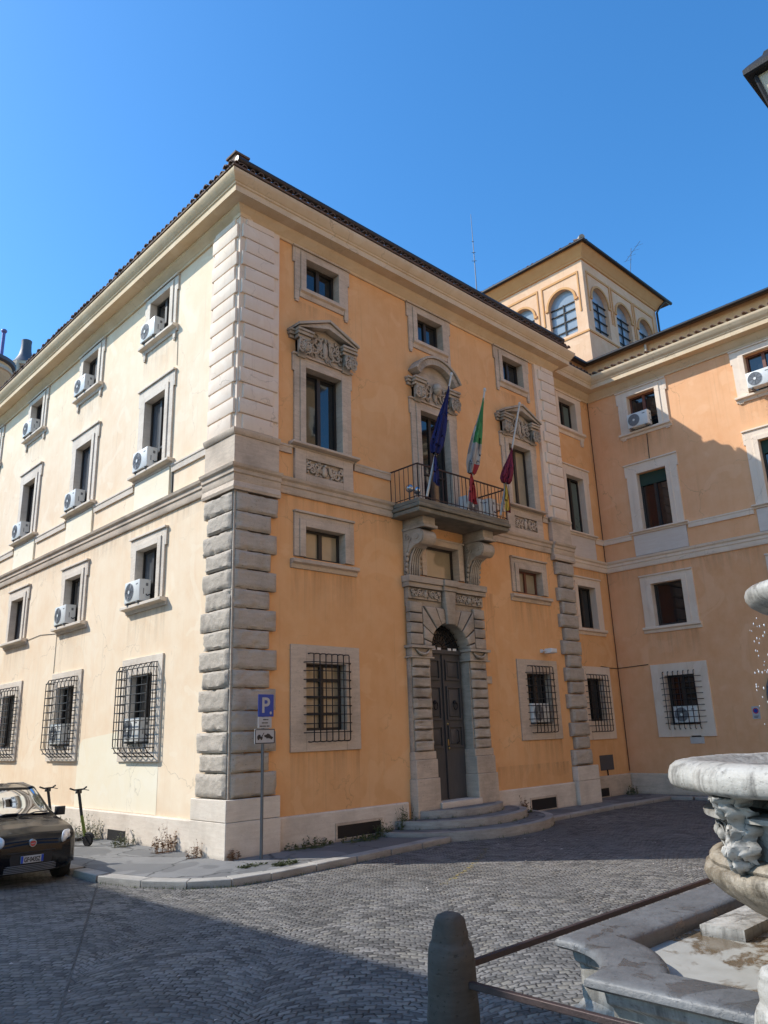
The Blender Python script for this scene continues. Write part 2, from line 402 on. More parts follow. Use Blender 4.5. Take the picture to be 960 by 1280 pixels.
    def ball(s, c, r, n=10, m=7, sc=(1, 1, 1)):
        rings = []
        for k in range(m + 1):
            a = PI * (k / m) ; rr = max(math.sin(a), .02)
            rings.append([(c[0] + r * sc[0] * rr * math.cos(2 * PI * i / n), c[1] + r * sc[1] * rr * math.sin(2 * PI * i / n), c[2] - r * sc[2] * math.cos(a)) for i in range(n)])
        return s.rings(rings)
    def disc(s, F, cs, cz, r, d, n=20, r0=0):
        if r0 == 0: return s.add([F(cs + r * math.cos(2 * PI * i / n), d, cz + r * math.sin(2 * PI * i / n)) for i in range(n)], [tuple(range(n))])
        vs = []
        for rr in (r0, r): vs += [F(cs + rr * math.cos(2 * PI * i / n), d, cz + rr * math.sin(2 * PI * i / n)) for i in range(n)]
        return s.add(vs, [(i, (i + 1) % n, n + (i + 1) % n, n + i) for i in range(n)])
    def sweep(s, path, prof):
        """closed profile [(d,z)] along plan path; outward = right of travel, mitred"""
        P = [Vector((a, b)) for a, b in path]; rings = []
        for k, p in enumerate(P):
            ns = []
            if k > 0: d = (p - P[k - 1]).normalized(); ns.append(Vector((d.y, -d.x)))
            if k < len(P) - 1: d = (P[k + 1] - p).normalized(); ns.append(Vector((d.y, -d.x)))
            m = sum(ns, Vector((0, 0))) / len(ns); m = m / max(m.length_squared, .2)
            rings.append([(p.x + m.x * d, p.y + m.y * d, z) for d, z in prof])
        return s.rings(rings)
    def obj(s, name, mats, parent=None, smooth=35, bevel=0):
        me = bpy.data.meshes.new(name); me.from_pydata(s.v, [], s.f)
        mats = mats if isinstance(mats, (list, tuple)) else [mats]
        for m in mats: me.materials.append(MATS[m])
        if len(mats) > 1: me.polygons.foreach_set('material_index', s.mi)
        import bmesh
        bm = bmesh.new(); bm.from_mesh(me); bmesh.ops.recalc_face_normals(bm, faces=bm.faces); bm.to_mesh(me); bm.free()
        if smooth:
            me.polygons.foreach_set('use_smooth', [True] * len(me.polygons)); me.set_sharp_from_angle(angle=R(smooth))
        me.update()
        o = bpy.data.objects.new(name, me); COL.objects.link(o)
        if parent is not None: setpar(o, parent)
        if bevel:
            b = o.modifiers.new('Bevel', 'BEVEL'); b.width = bevel; b.segments = 2; b.limit_method = 'ANGLE'; b.angle_limit = R(50); b.harden_normals = False
        return o

WM = {}
def setpar(o, p):
    o.parent = p
    m = WM.get(p.name, Matrix.Identity(4))
    o.matrix_parent_inverse = m.inverted()
def thing(name, label, cat, loc=(0, 0, 0), group=None):
    o = bpy.data.objects.new(name, None); COL.objects.link(o); o.location = loc; o.empty_display_size = .3
    WM[o.name] = Matrix.Translation(loc)
    o['label'] = label; o['category'] = cat
    if group: o['group'] = group
    return o
def tag(o, label, cat, group=None, kind=None):
    if label: o['label'] = label; o['category'] = cat
    if group: o['group'] = group
    if kind: o['kind'] = kind
    return o
def struct(o, kind='structure'): o['kind'] = kind; return o
def dup(root, loc, rotz=0, label=None):
    r = root.copy(); COL.objects.link(r); r.location = loc; r.rotation_euler = (0, 0, rotz)
    if label: r['label'] = label
    for ch in list(root.children):
        c = ch.copy(); COL.objects.link(c); c.parent = r
        for g in list(ch.children):
            d = g.copy(); COL.objects.link(d); d.parent = c
    return r

def text_mb(body, F, s0, z0, size, d, font_w=None, bold=0):
    cu = bpy.data.curves.new('lettering', 'FONT'); cu.body = body; cu.size = size; cu.offset = bold
    o = bpy.data.objects.new('lettering', cu); COL.objects.link(o)
    bpy.context.view_layer.update()
    me = bpy.data.meshes.new_from_object(o.evaluated_get(bpy.context.evaluated_depsgraph_get()))
    xs = [v.co.x for v in me.vertices] or [0, 1]
    k = (font_w / (max(xs) - min(xs))) if font_w else 1
    mb = MB(); mb.add([F(s0 + (v.co.x - min(xs)) * k, d, z0 + v.co.y) for v in me.vertices], [tuple(p.vertices) for p in me.polygons])
    bpy.data.objects.remove(o); bpy.data.curves.remove(cu); bpy.data.meshes.remove(me)
    return mb

# ------------------------------------------------------------------ ground
g_ = MB().add([(-400, -400, 0), (400, -400, 0), (400, 400, 0), (-400, 400, 0)], [(0, 1, 2, 3)])
struct(g_.obj('street', 'cobbles', None, 0))

def slab(name, poly, z, m, bevel=0):
    n = len(poly)
    mb = MB().rings([[(x, y, -.02) for x, y in poly], [(x, y, z) for x, y in poly]])
    o = mb.obj(name, m, None, 30, bevel); struct(o); return o
KW = .27
outer = [(-2.22, 26), (-2.2, .45), (-1.95, -.6), (-1.55, -1.35), (-1.0, -1.78), (-.3, -1.86), (1.7, -1.72), (4.6, -1.42)]
inner = [(-1.95, 26), (-1.93, .48), (-1.70, -.48), (-1.36, -1.14), (-.92, -1.49), (-.28, -1.57), (1.7, -1.44), (4.5, -1.14)]
slab('pavement', inner + [(4.6, .3), (.3, .3), (.3, 26)], .11, 'asphalt')
mb = MB()
def kerb_run(mb, out, inn, z, L=1.05):
    # individual kerb stones with thin joints
    acc = 0
    for k in range(len(out) - 1):
        a, b, c, d = Vector(out[k]), Vector(out[k + 1]), Vector(inn[k]), Vector(inn[k + 1])
        n = max(1, round((b - a).length / L))
        for i in range(n):
            e = .006 / max((b - a).length / n, .05)
            t0, t1 = i / n + e * .5, (i + 1) / n - e * .5
            q = [a.lerp(b, t0), a.lerp(b, t1), c.lerp(d, t1), c.lerp(d, t0)]
            dz = rnd.uniform(-.006, .006)
            mb.rings([[(p.x, p.y, -.03) for p in q], [(p.x, p.y, z + dz) for p in q]])
kerb_run(mb, outer, inner, .114)
struct(mb.obj('kerb', 'kerb_stone', None, 30, .015))
out2 = [(8.4, -1.15), (12.0, -.95), (15.2, -1.0), (15.4, -1.6), (15.45, -22)]
inn2 = [(8.4, -.9), (12.0, -.72), (15.45, -.75), (15.65, -1.6), (15.7, -22)]
slab('pavement', inn2 + [(16.2, -22), (16.2, .9), (8.4, .9)], .09, 'asphalt')
mb = MB(); kerb_run(mb, out2, inn2, .095); struct(mb.obj('kerb', 'kerb_stone', None, 30, .012))
# worn yellow line in the square
mb = MB(); pts = [(1.05, -4.4), (2.2, -3.9), (3.4, -3.2), (4.4, -2.55)]
for a, b in zip(pts, pts[1:]):
    a, b = Vector(a), Vector(b); n_ = (b - a).orthogonal().normalized() * .06
    mb.add([(*(a - n_), .004), (*(b - n_), .004), (*(b + n_), .004), (*(a + n_), .004)], [(0, 1, 2, 3)])
struct(mb.obj('road_marking', 'yellow_paint', None, 0))

# ------------------------------------------------------------------ palazzo
pal = thing('corner_palazzo', 'three storey orange palazzo with stone quoined corner, balcony and arched door', 'building', (0, 0, 0))
C = (2.54, 6.52, 10.42)                 # front window axes
LC = [3.92 + 4.38 * i for i in range(5)]  # side window axes
LEND = 23.2; REND = 12.72

def wall(F, s0, s1, z0, z1, ops, dep=.36):
    """openings (s0,s1,z0,z1): the sheet plus a return into the thickness of the wall"""
    ops = [(o[0] - .013, o[1] + .013, o[2] - .013 if o[2] > .2 else o[2], o[3] + .013) for o in ops]
    ss = sorted({s0, s1, *[o[0] for o in ops], *[o[1] for o in ops]}); zs = sorted({z0, z1, *[o[2] for o in ops], *[o[3] for o in ops]})
    mb = MB(); idx = {}
    def vid(a, z):
        if (a, z) not in idx: idx[(a, z)] = len(mb.v); mb.v.append(F(a, 0, z))
        return idx[(a, z)]
    for a, b in zip(ss, ss[1:]):
        for c, d in zip(zs, zs[1:]):
            m, k = (a + b) / 2, (c + d) / 2
            if any(o[0] < m < o[1] and o[2] < k < o[3] for o in ops): continue
            mb.f.append((vid(a, c), vid(b, c), vid(b, d), vid(a, d))); mb.mi.append(0)
    for o in ops:
        a, b, c, d = o
        mb.add([F(a, 0, c), F(b, 0, c), F(b, 0, d), F(a, 0, d), F(a, -dep, c), F(b, -dep, c), F(b, -dep, d), F(a, -dep, d)],
               [(0, 4, 5, 1), (1, 5, 6, 2), (2, 6, 7, 3), (3, 7, 4, 0)])
    return mb

HW = .56
f_ops = []; l_ops = []
for c in (C[0], C[2]):
    f_ops += [(c - HW, c + HW, 2.35, 3.75), (c - HW, c + HW, 8.73, 10.72)]
f_ops += [(C[0] - .58, C[0] + .58, 6.07, 6.77), (C[2] - .58, C[2] + .58, 6.07, 6.77), (C[1] - .64, C[1] + .64, 6.1, 6.95)]
f_ops += [(C[1] - .58, C[1] + .58, 7.8, 10.72)]
for c in C: f_ops += [(c - .53, c + .53, 12.9, 13.72)]
f_ops += [(C[1] - .9, C[1] + .9, .45, 5.1)]
for c in LC:
    l_ops += [(c - .54, c + .54, 2.2, 3.75), (c - .54, c + .54, 5.45, 6.78), (c - .54, c + .54, 8.82, 10.78), (c - .54, c + .54, 12.48, 13.72)]
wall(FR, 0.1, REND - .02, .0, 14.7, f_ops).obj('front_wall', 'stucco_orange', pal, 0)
wall(LF, 0.1, LEND, .0, 14.7, l_ops).obj('side_wall', 'stucco_sunlit', pal, 0)
mb = MB(); mb.box(WORLD, .3, REND - .05, LEND - .2, LEND, 0, 14.7); mb.box(WORLD, REND - .25, REND - .03, .16, LEND - .2, 0, 14.7)
mb.obj('rear_wall', 'stucco_orange', pal, 0)
# repainted pale patches low on the side wall
mb = MB()
mb.add([LF(2.98, .004, .73), LF(7.25, .004, .73), LF(7.25, .004, 2.15), LF(7.0, .004, 2.35), LF(4.9, .004, 2.5), LF(4.75, .004, 1.8), LF(2.98, .004, 1.75)], [(0, 1, 2, 3, 4, 5, 6)])
mb.obj('paint_patch', 'stucco_patch', pal, 0)
# plinth
pl_path = [(.15, LEND), (.15, .15), (REND, .15), (REND, .7)]
mb = MB()
for seg in ([(.15, LEND), (.15, 1.22)], [(1.22, .15), (4.9, .15)], [(8.1, .15), (11.72, .15)]):
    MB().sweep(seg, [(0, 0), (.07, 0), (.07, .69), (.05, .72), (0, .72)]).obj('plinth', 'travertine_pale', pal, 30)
mb = MB(); mb.box(WORLD, -.04, 1.22, -.04, 1.26, 0, .74); mb.box(WORLD, -.035, 1.21, -.035, 1.25, .745, 1.14)
mb.obj('corner_plinth', 'travertine_pale', pal, 30, .012)
mb = MB(); mb.box(FR, 11.72, 12.86, 0, .2, 0, .74); mb.box(FR, 11.725, 12.855, 0, .195, .745, 1.14)
mb.obj('corner_plinth', 'travertine_pale', pal, 30, .012)
# rusticated quoins
zq = [7.24, 6.82, 6.42, 5.99, 5.60, 5.18, 4.79, 4.36, 3.98, 3.56, 3.20, 2.77, 2.38, 1.97, 1.61, 1.15]
mb = MB()
for k in range(15):
    z1, z0 = zq[k] - .012, zq[k + 1] + .012
    wl, wf = ((1.2, 1.14) if k % 2 == 0 else (1.05, .97))
    wl += rnd.uniform(-.02, .02); wf += rnd.uniform(-.02, .02)
    b = rnd.uniform(.032, .046); dd = rnd.uniform(.145, .165)
    mb.rustic(FR, .10, wf, z0, z1, -.02, dd, b, k + .5)
    mb.rustic(LF, .10, wl, z0, z1, -.02, dd, b, k + 20.5)
mb.box(WORLD, .055, .4, .055, .4, 1.15, 7.3)
mb.obj('quoin', 'travertine_quoin', pal, 40)
mb = MB()
for k in range(15):
    z1, z0 = zq[k] - .012, zq[k + 1] + .012
    a = 11.76 if k % 2 == 0 else 11.92
    b2 = 12.72 if k % 2 == 0 else 12.66
    mb.rustic(FR, a + rnd.uniform(-.02, .02), b2, z0, z1, -.02, .15, rnd.uniform(.045, .06), k + 40.5)
mb.obj('quoin', 'travertine_quoin', pal, 40)
# stuccoed upper pilasters with drafted joints
zs_ = []
z = 13.98
mb = MB(); top = 13.80
mb.box(FR, .14, 1.17, 0, .10, 8.62, 13.98); mb.box(LF, .14, 1.22, 0, .10, 8.62, 13.98)
mb.box(WORLD, .062, .4, .062, .4, 8.62, 14.2)
mb.rblock(FR, .20, .98, 13.815, 13.97, .09, .15, .012); mb.rblock(LF, .20, 1.06, 13.815, 13.97, .09, .15, .012)
for k in range(14):
    z1 = 13.80 - .3685 * k; z0 = z1 - .3685 + .028
    if k % 2 == 0: mb.rblock(FR, .10, 1.12, z0, z1, .09, .152, .012); mb.rblock(LF, .10, 1.17, z0, z1, .09, .152, .012)
    else: mb.rblock(FR, .19, .99, z0, z1, .09, .15, .012); mb.rblock(LF, .19, 1.07, z0, z1, .09, .15, .012)
mb.obj('upper_pilaster', 'stucco_quoin', pal, 30)
mb = MB(); mb.box(FR, 11.62, 12.66, 0, .10, 8.62, 13.98)
mb.rblock(FR, 11.95, 12.64, 13.815, 13.97, .09, .15, .012)
for k in range(14):
    z1 = 13.80 - .3685 * k; z0 = z1 - .3685 + .028
    if k % 2 == 0: mb.rblock(FR, 11.76, 12.655, z0, z1, .09, .152, .012)
    else: mb.rblock(FR, 11.9, 12.65, z0, z1, .09, .15, .012)
mb.obj('upper_pilaster', 'stucco_quoin', pal, 30)
# pedestals between the courses
mb = MB(); mb.box(WORLD, -.0, 1.16, -.0, 1.2, 7.8, 8.5)
mb.sweep([(.15, 1.2), (.15, .15), (1.16, .15)], [(.1, 8.5), (.17, 8.5), (.2, 8.54), (.22, 8.6), (.22, 8.63), (.1, 8.66)])
mb.obj('pilaster_pedestal', 'travertine', pal, 30, .006); mb = MB()
mb.box(FR, 11.68, 12.72, 0, .15, 7.8, 8.5); mb.sweep([(11.66, .15), (12.74, .15)], [(.1, 8.5), (.17, 8.5), (.22, 8.57), (.22, 8.63), (.1, 8.66)])
mb.obj('pilaster_pedestal', 'travertine', pal, 30, .006)
course = [(0, 7.46), (.05, 7.46), (.07, 7.5), (.07, 7.62), (.1, 7.64), (.1, 7.72), (.15, 7.76), (.17, 7.82), (.03, 7.86), (0, 7.86)]
band = [(0, 8.44), (.05, 8.44), (.06, 8.57), (.08, 8.59), (.08, 8.63), (0, 8.65)]
mb = MB(); mb.sweep([(.15, LEND), (.15, .15), (REND, .15), (REND, .74)], course)
big_c = [(d + (.09 if d > 0 else 0), z) for d, z in course]
big_c = [(0, 7.27), (.16, 7.27), (.18, 7.33)] + [(d, z) for d, z in big_c[1:]]
mb.sweep([(.15, 1.26), (.15, .15), (1.2, .15)], big_c); mb.sweep([(11.66, .15), (12.8, .15)], big_c)
mb.obj('string_course', 'travertine', pal, 30)
mb = MB()
xs = [1.22] + [v for c in C for v in (c - .95, c + .95)] + [11.66]
xs[3] = 4.72; xs[4] = 8.3
for a, b in zip(xs[::2], xs[1::2]): MB().sweep([(a, .15), (b, .15)], band).obj('sill_band', 'travertine', pal, 30)
ys = [1.25] + [v for c in LC for v in (c - 1.0, c + 1.0)] + [LEND]
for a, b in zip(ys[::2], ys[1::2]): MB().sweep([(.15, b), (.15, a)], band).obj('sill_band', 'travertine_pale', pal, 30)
# cornice
corn = [(0, 13.98), (.05, 13.98), (.06, 14.04), (.09, 14.06), (.12, 14.12), (.19, 14.17), (.22, 14.22), (.22, 14.25), (.50, 14.27), (.50, 14.42), (.53, 14.44), (.535, 14.48), (.57, 14.50), (.60, 14.56), (.65, 14.62), (.67, 14.67), (.67, 14.72), (.62, 14.74), (0, 14.74)]
mb = MB(); mb.sweep([(.15, LEND), (.15, .15), (REND - .03, .15), (REND - .03, .76)], corn)
mb.obj('cornice', 'stucco_cornice', pal, 40)
mb = MB(); mb.box(WORLD, .04, .34, .04, .34, 14.0, 14.2); mb.obj('cornice_strip', 'stucco_cornice', pal, 30)

def tile_row(mb, p0, p1, dirv, L=.5, r=.075, pitch=.215, slope=.34, jit=.03):
    p0, p1 = Vector(p0), Vector(p1); n = int((p1 - p0).length / pitch); d = Vector(dirv)
    ax = (p1 - p0).normalized()
    for i in range(n + 1):
        q = p0.lerp(p1, i / max(n, 1)) + d * rnd.uniform(-jit, jit) + Vector((0, 0, rnd.uniform(-.008, .012)))
        rr = r * rnd.uniform(.9, 1.1); pr = []
        for k, (o, s_) in enumerate(((0, 1.0), (L, .86))):
            base = q - d * o + Vector((0, 0, slope * o))
            arcp = [base + ax * (rr * s_ * math.cos(a)) + Vector((0, 0, rr * s_ * math.sin(a))) for a in [PI * j / 6 for j in range(7)]]
            arci = [base + ax * (rr * .72 * s_ * math.cos(a)) + Vector((0, 0, rr * .72 * s_ * math.sin(a))) for a in [PI * j / 6 for j in range(6, -1, -1)]]
            pr.append([tuple(v) for v in arcp + arci])
        mb.rings(pr)
def roof_hip(x0, x1, y0, y1, z, h, inset):
    """roof from eaves rectangle up to a ridge"""
    mb = MB()
    if (y1 - y0) >= (x1 - x0):
        a, b = ((x0 + x1) / 2, y0 + inset), ((x0 + x1) / 2, y1 - inset)
    else: a, b = (x0 + inset, (y0 + y1) / 2), (x1 - inset, (y0 + y1) / 2)
    V = [(x0, y0, z), (x1, y0, z), (x1, y1, z), (x0, y1, z), (*a, z + h), (*b, z + h), (x0, y0, z - .05), (x1, y0, z - .05), (x1, y1, z - .05), (x0, y1, z - .05)]
    if (y1 - y0) >= (x1 - x0): fs = [(0, 1, 4), (1, 2, 5, 4), (2, 3, 5), (3, 0, 4, 5)]
    else: fs = [(0, 1, 5, 4), (1, 2, 5), (2, 3, 4, 5), (3, 0, 4)]
    fs += [(0, 6, 7, 1), (1, 7, 8, 2), (2, 8, 9, 3), (3, 9, 6, 0), (6, 9, 8, 7)]
    return mb.add(V, fs)
roof = roof_hip(-.54, REND + .2, -.54, LEND + .3, 14.80, 2.2, 6.5).obj('roof', 'roof_tile', pal, 0)
mb = MB(); tile_row(mb, (-.45, -.57, 14.80), (REND + .25, -.57, 14.80), (0, -1, 0)); tile_row(mb, (-.57, -.45, 14.80), (-.57, LEND, 14.80), (-1, 0, 0))
mb.obj('eaves_tile', 'roof_tile', roof, 50)
mb = MB(); mb.tube([(-.42, -.47, 14.995), (REND + .0, -.47, 14.995)], .085, 10); mb.obj('gutter', 'gutter', roof, 50)
mb = MB(); mb.box(WORLD, -.40, -.08, -.40, -.08, 14.9, 15.2); mb.box(WORLD, -.44, -.04, -.44, -.04, 15.2, 15.25); mb.obj('ridge_end', 'roof_tile', roof, 30)

t = NT('rain_stain')
tc = t.n.new('ShaderNodeTexCoord'); sx = t.n.new('ShaderNodeSeparateXYZ'); t.link(tc.outputs['Generated'], sx.inputs[0])
stn = t.noise(t.pos((6, 6, .3)), 1.0, 6, .75, .3)
fade = t.math('MULTIPLY', t.ramp(sx.outputs[2], [(.0, 0), (.35, .25), (1, .8)]), t.ramp(stn, [(.40, 0), (.80, .42)]))
tr = t.n.new('ShaderNodeBsdfTransparent'); mx = t.n.new('ShaderNodeMixShader')
t.b.inputs['Base Color'].default_value = (.20, .12, .07, 1); t.b.inputs['Roughness'].default_value = .95
t.link(fade, mx.inputs[0]); t.link(tr.outputs[0], mx.inputs[1]); t.link(t.b.outputs[0], mx.inputs[2]); t.link(mx.outputs[0], t.out.inputs['Surface'])
def stain(F, par, s0, s1, z0, z1):
    k = 6; top = [F(s0 + (s1 - s0) * i / k, .0045, z1) for i in range(k + 1)]; bot = [F(s0 + (s1 - s0) * i / k, .0045, z0 + rnd.uniform(0, .3)) for i in range(k + 1)]
    MB().add(top + bot, [(i, i + 1, k + 2 + i, k + 1 + i) for i in range(k)]).obj('rain_stain', 'rain_stain', par, 0)
# ---- windows
def window(F, par, c, z0, z1, hw, wood='wood_dark', pane='glass', mull=True, rails=(), dep=None, tilt=.006):
    """casement frame (part) with its panes (sub-part)"""
    dep = dep or (.12 if F is LF else .15)
    mb = MB(); w = .06
    mb.ring4(F, (c - hw - .01, c + hw + .01, z0 - .01, z1 + .01), (c - hw + w, c + hw - w, z0 + w, z1 - w), -dep - .07, -dep)
    if mull: mb.box(F, c - .05, c + .05, -dep - .06, -dep + .012, z0 + w, z1 - w)
    for q in rails: mb.box(F, c - hw + w, c + hw - w, -dep - .055, -dep + .004, q - .025, q + .025)
    w_ = mb.obj('window', wood, par, 30)
    mb = MB()
    segs = ((c - hw + w, c - .05), (c + .05, c + hw - w)) if mull else ((c - hw + w, c + hw - w),)
    for a, b in segs:
        t1, t2 = rnd.uniform(-tilt, tilt), rnd.uniform(-tilt, tilt)
        mb.add([F(a, -dep - .04 + t1, z0 + w), F(b, -dep - .04 - t1, z0 + w), F(b, -dep - .04 - t1 + t2, z1 - w), F(a, -dep - .04 + t1 + t2, z1 - w)], [(0, 1, 2, 3)])
    mb.obj('pane', pane, w_, 0)
    return w_
def grille(F, c, z0, z1, hw, par, nv=7, nh=9, D=.19, bulge=0):
    mb = MB(); r = .0125
    for i in range(nv):
        a = c - hw + 2 * hw * i / (nv - 1)
        mb.tube([F(a - .05, .03, z1), F(a - .015, D * .5, z1 + .01), F(a, D - .02, z1), F(a, D, z1 - .03), F(a, D, z0 + .03), F(a, D - .02, z0), F(a - .015, D * .5, z0 - .01), F(a - .05, .03, z0)], r, 6)
    for k in range(nh):
        q = z0 + (z1 - z0) * (k + 1) / (nh + 1)
        mb.tube([F(c - hw - .17, .03, q), F(c - hw - .1, D * .6, q), F(c - hw - .04, D + .008, q), F(c + hw + .04, D + .008, q), F(c + hw + .1, D * .6, q), F(c + hw + .17, .03, q)], r * .9, 6)
    mb.obj('grille', 'iron', par, 60)
def cage(F, c, z0, z1, hw, par, D=.27):
    """deep belly cage of the side street windows"""
    mb = MB(); r = .012; nv, nh = 7, 10
    for i in range(nv):
        a = c - hw + 2 * hw * i / (nv - 1)
        mb.tube([F(a, .02, z1 + .12), F(a, D * .75, z1 + .1), F(a, D, z1 - .03), F(a, D, z0 + .25), F(a, D * .75, z0 + .12), F(a, .05, z0)], r, 6)
    for k in range(nh):
        q = z0 + .2 + (z1 - z0 - .2) * k / (nh - 1)
        mb.tube([F(c - hw, .02, q), F(c - hw, D + .008, q), F(c + hw, D + .008, q), F(c + hw, .02, q)], r, 6)
    for sd in (-1, 1):
        for k in range(1, 4):
            d = D * k / 4
            mb.tube([F(c + sd * (hw + .006), d, z0 + .05 + .05 * k), F(c + sd * (hw + .006), d, z1 + .1)], r * .8, 5)
    for q in (.01, .18): mb.tube([F(c - hw - .03, .03 + q, z0 + q * .5), F(c + hw + .03, .03 + q, z0 + q * .5)], r * 1.3, 6)
    mb.obj('grille', 'iron', par, 60)
def flat_surround(F, c, o, i, par, m='travertine', d=.045):
    mb = MB(); mb.ring4(F, o, i, -.2, d)
    return mb.obj('stone_surround', m, par, 30, .008)
def eared_surround(F, c, hwo, z0, z1, hwi, i0, i1, par, m='travertine', ear=.07, foot=False, sillz=None):
    mb = MB()
    mb.ring4(F, (c - hwo, c + hwo, i0 if not foot else i0 - .1, z1), (c - hwi - .16, c + hwi + .16, i0 if not foot else i0 - .1, i1 + .15), -.02, .055)
    mb.ring4(F, (c - hwi - .165, c + hwi + .165, i0, i1 + .155), (c - hwi, c + hwi, i0, i1), -.22, .085)
    if ear:
        for sd in (-1, 1):
            a, b = sorted((c + sd * (hwo - .02), c + sd * (hwo + ear))); mb.box(F, a, b, -.02, .05, z1 - .42, z1)
    # head moulding
    mb.box(F, c - hwo - ear - .01, c + hwo + ear + .01, -.02, .10, z1, z1 + .05)
    if foot:
        for sd in (-1, 1):
            a, b = sorted((c + sd * (hwi + .2), c + sd * (hwo + .0))); mb.box(F, a, b, -.02, .055, z0, i0 - .1)
            for k in range(3):
                q = a + .04 + (b - a - .08) * k / 2; mb.box(F, q - .02, q + .02, .0, .05, z0 - .05, z0)
    return mb.obj('stone_surround', m, par, 30, .007)
def sill(F, c, hw, z0, z1, par, m='travertine', d=.14):
    mb = MB(); 
    P = [(0, z0), (.04, z0), (.06, z0 + (z1 - z0) * .45), (d, z0 + (z1 - z0) * .6), (d, z1 - .01), (d - .01, z1), (-.22, z1), (-.22, z0 + .01)]
    a, b = F(c - hw, 0, 0), F(c + hw, 0, 0)
    mb.rings([[F(c - hw, d_, z_) for d_, z_ in P], [F(c + hw, d_, z_) for d_, z_ in P]])
    return mb.obj('sill', m, par, 30, .006)
def scroll(F, cs, cz, r, turns, d, dirn, a0, n=16):
    pts = []
    for k in range(n + 1):
        t_ = k / n; a = a0 + dirn * turns * 2 * PI * t_; rr = r * (1 - .85 * t_)
        pts.append(F(cs + rr * math.cos(a), d, cz + rr * math.sin(a)))
    return pts
def relief(F, s0, s1, z0, z1, d, par, m='travertine', seed=1, back=True, crest=False):
    rr = random.Random(seed); mb = MB(); w = s1 - s0; h = z1 - z0; c = (s0 + s1) / 2; cz = (z0 + z1) / 2
    if back: mb.box(F, s0, s1, -.03, d - .045, z0, z1)
    # central figure, like a spread bird, and leaf scrolls on each side
    def blob(a, z, ra, rz, rd=.05):
        o = F(a, d - .02, z); D = (abs(F.d[0]) * rd + abs(F.s[0]) * ra, abs(F.d[1]) * rd + abs(F.s[1]) * ra, rz)
        mb.ball(o, 1, 9, 6, D)
    blob(c, cz - h * .05, w * .075, h * .36, .06); blob(c + w * .01, cz + h * .30, w * .035, h * .13, .07)
    for sd in (-1, 1):
        for k in range(5):
            a0 = c + sd * w * (.06 + .022 * k)
            mb.tube([F(a0, d - .02, cz + h * .25), F(a0 + sd * w * .05, d + .01, cz + h * (.32 - .1 * k)), F(a0 + sd * w * .06, d - .01, cz - h * (.1 + .06 * k))], [.012, .02, .008], 5)
        for k, (q, v, r) in enumerate(((.22, .12, .30), (.33, -.14, .28), (.43, .14, .24))):
            mb.tube(scroll(F, c + sd * w * q, cz + h * v, h * r, 1.3, d, sd * (1 if k % 2 else -1), rr.uniform(0, 6)), [.024] * 12 + [.018] * 5, 5)
            for j in range(3): blob(c + sd * w * (q + rr.uniform(-.05, .05)), cz + h * rr.uniform(-.38, .38), w * .025, h * .09, .035)
    for k in range(26):
        a_, z_ = rr.uniform(-.48, .48) * w, rr.uniform(-.46, .46) * h
        mb.tube(scroll(F, c + a_, cz + z_, h * rr.uniform(.07, .16), .8, d - .005, rr.choice((-1, 1)), rr.uniform(0, 6), 8), .016, 4)
    if crest:
        for k in range(9):
            a = PI * (k / 8); blob(c - math.cos(a) * w * .2, cz + math.sin(a) * h * .5 - h * .1, w * .03, h * .07, .05)
    return mb.obj('relief', m, par, 50)
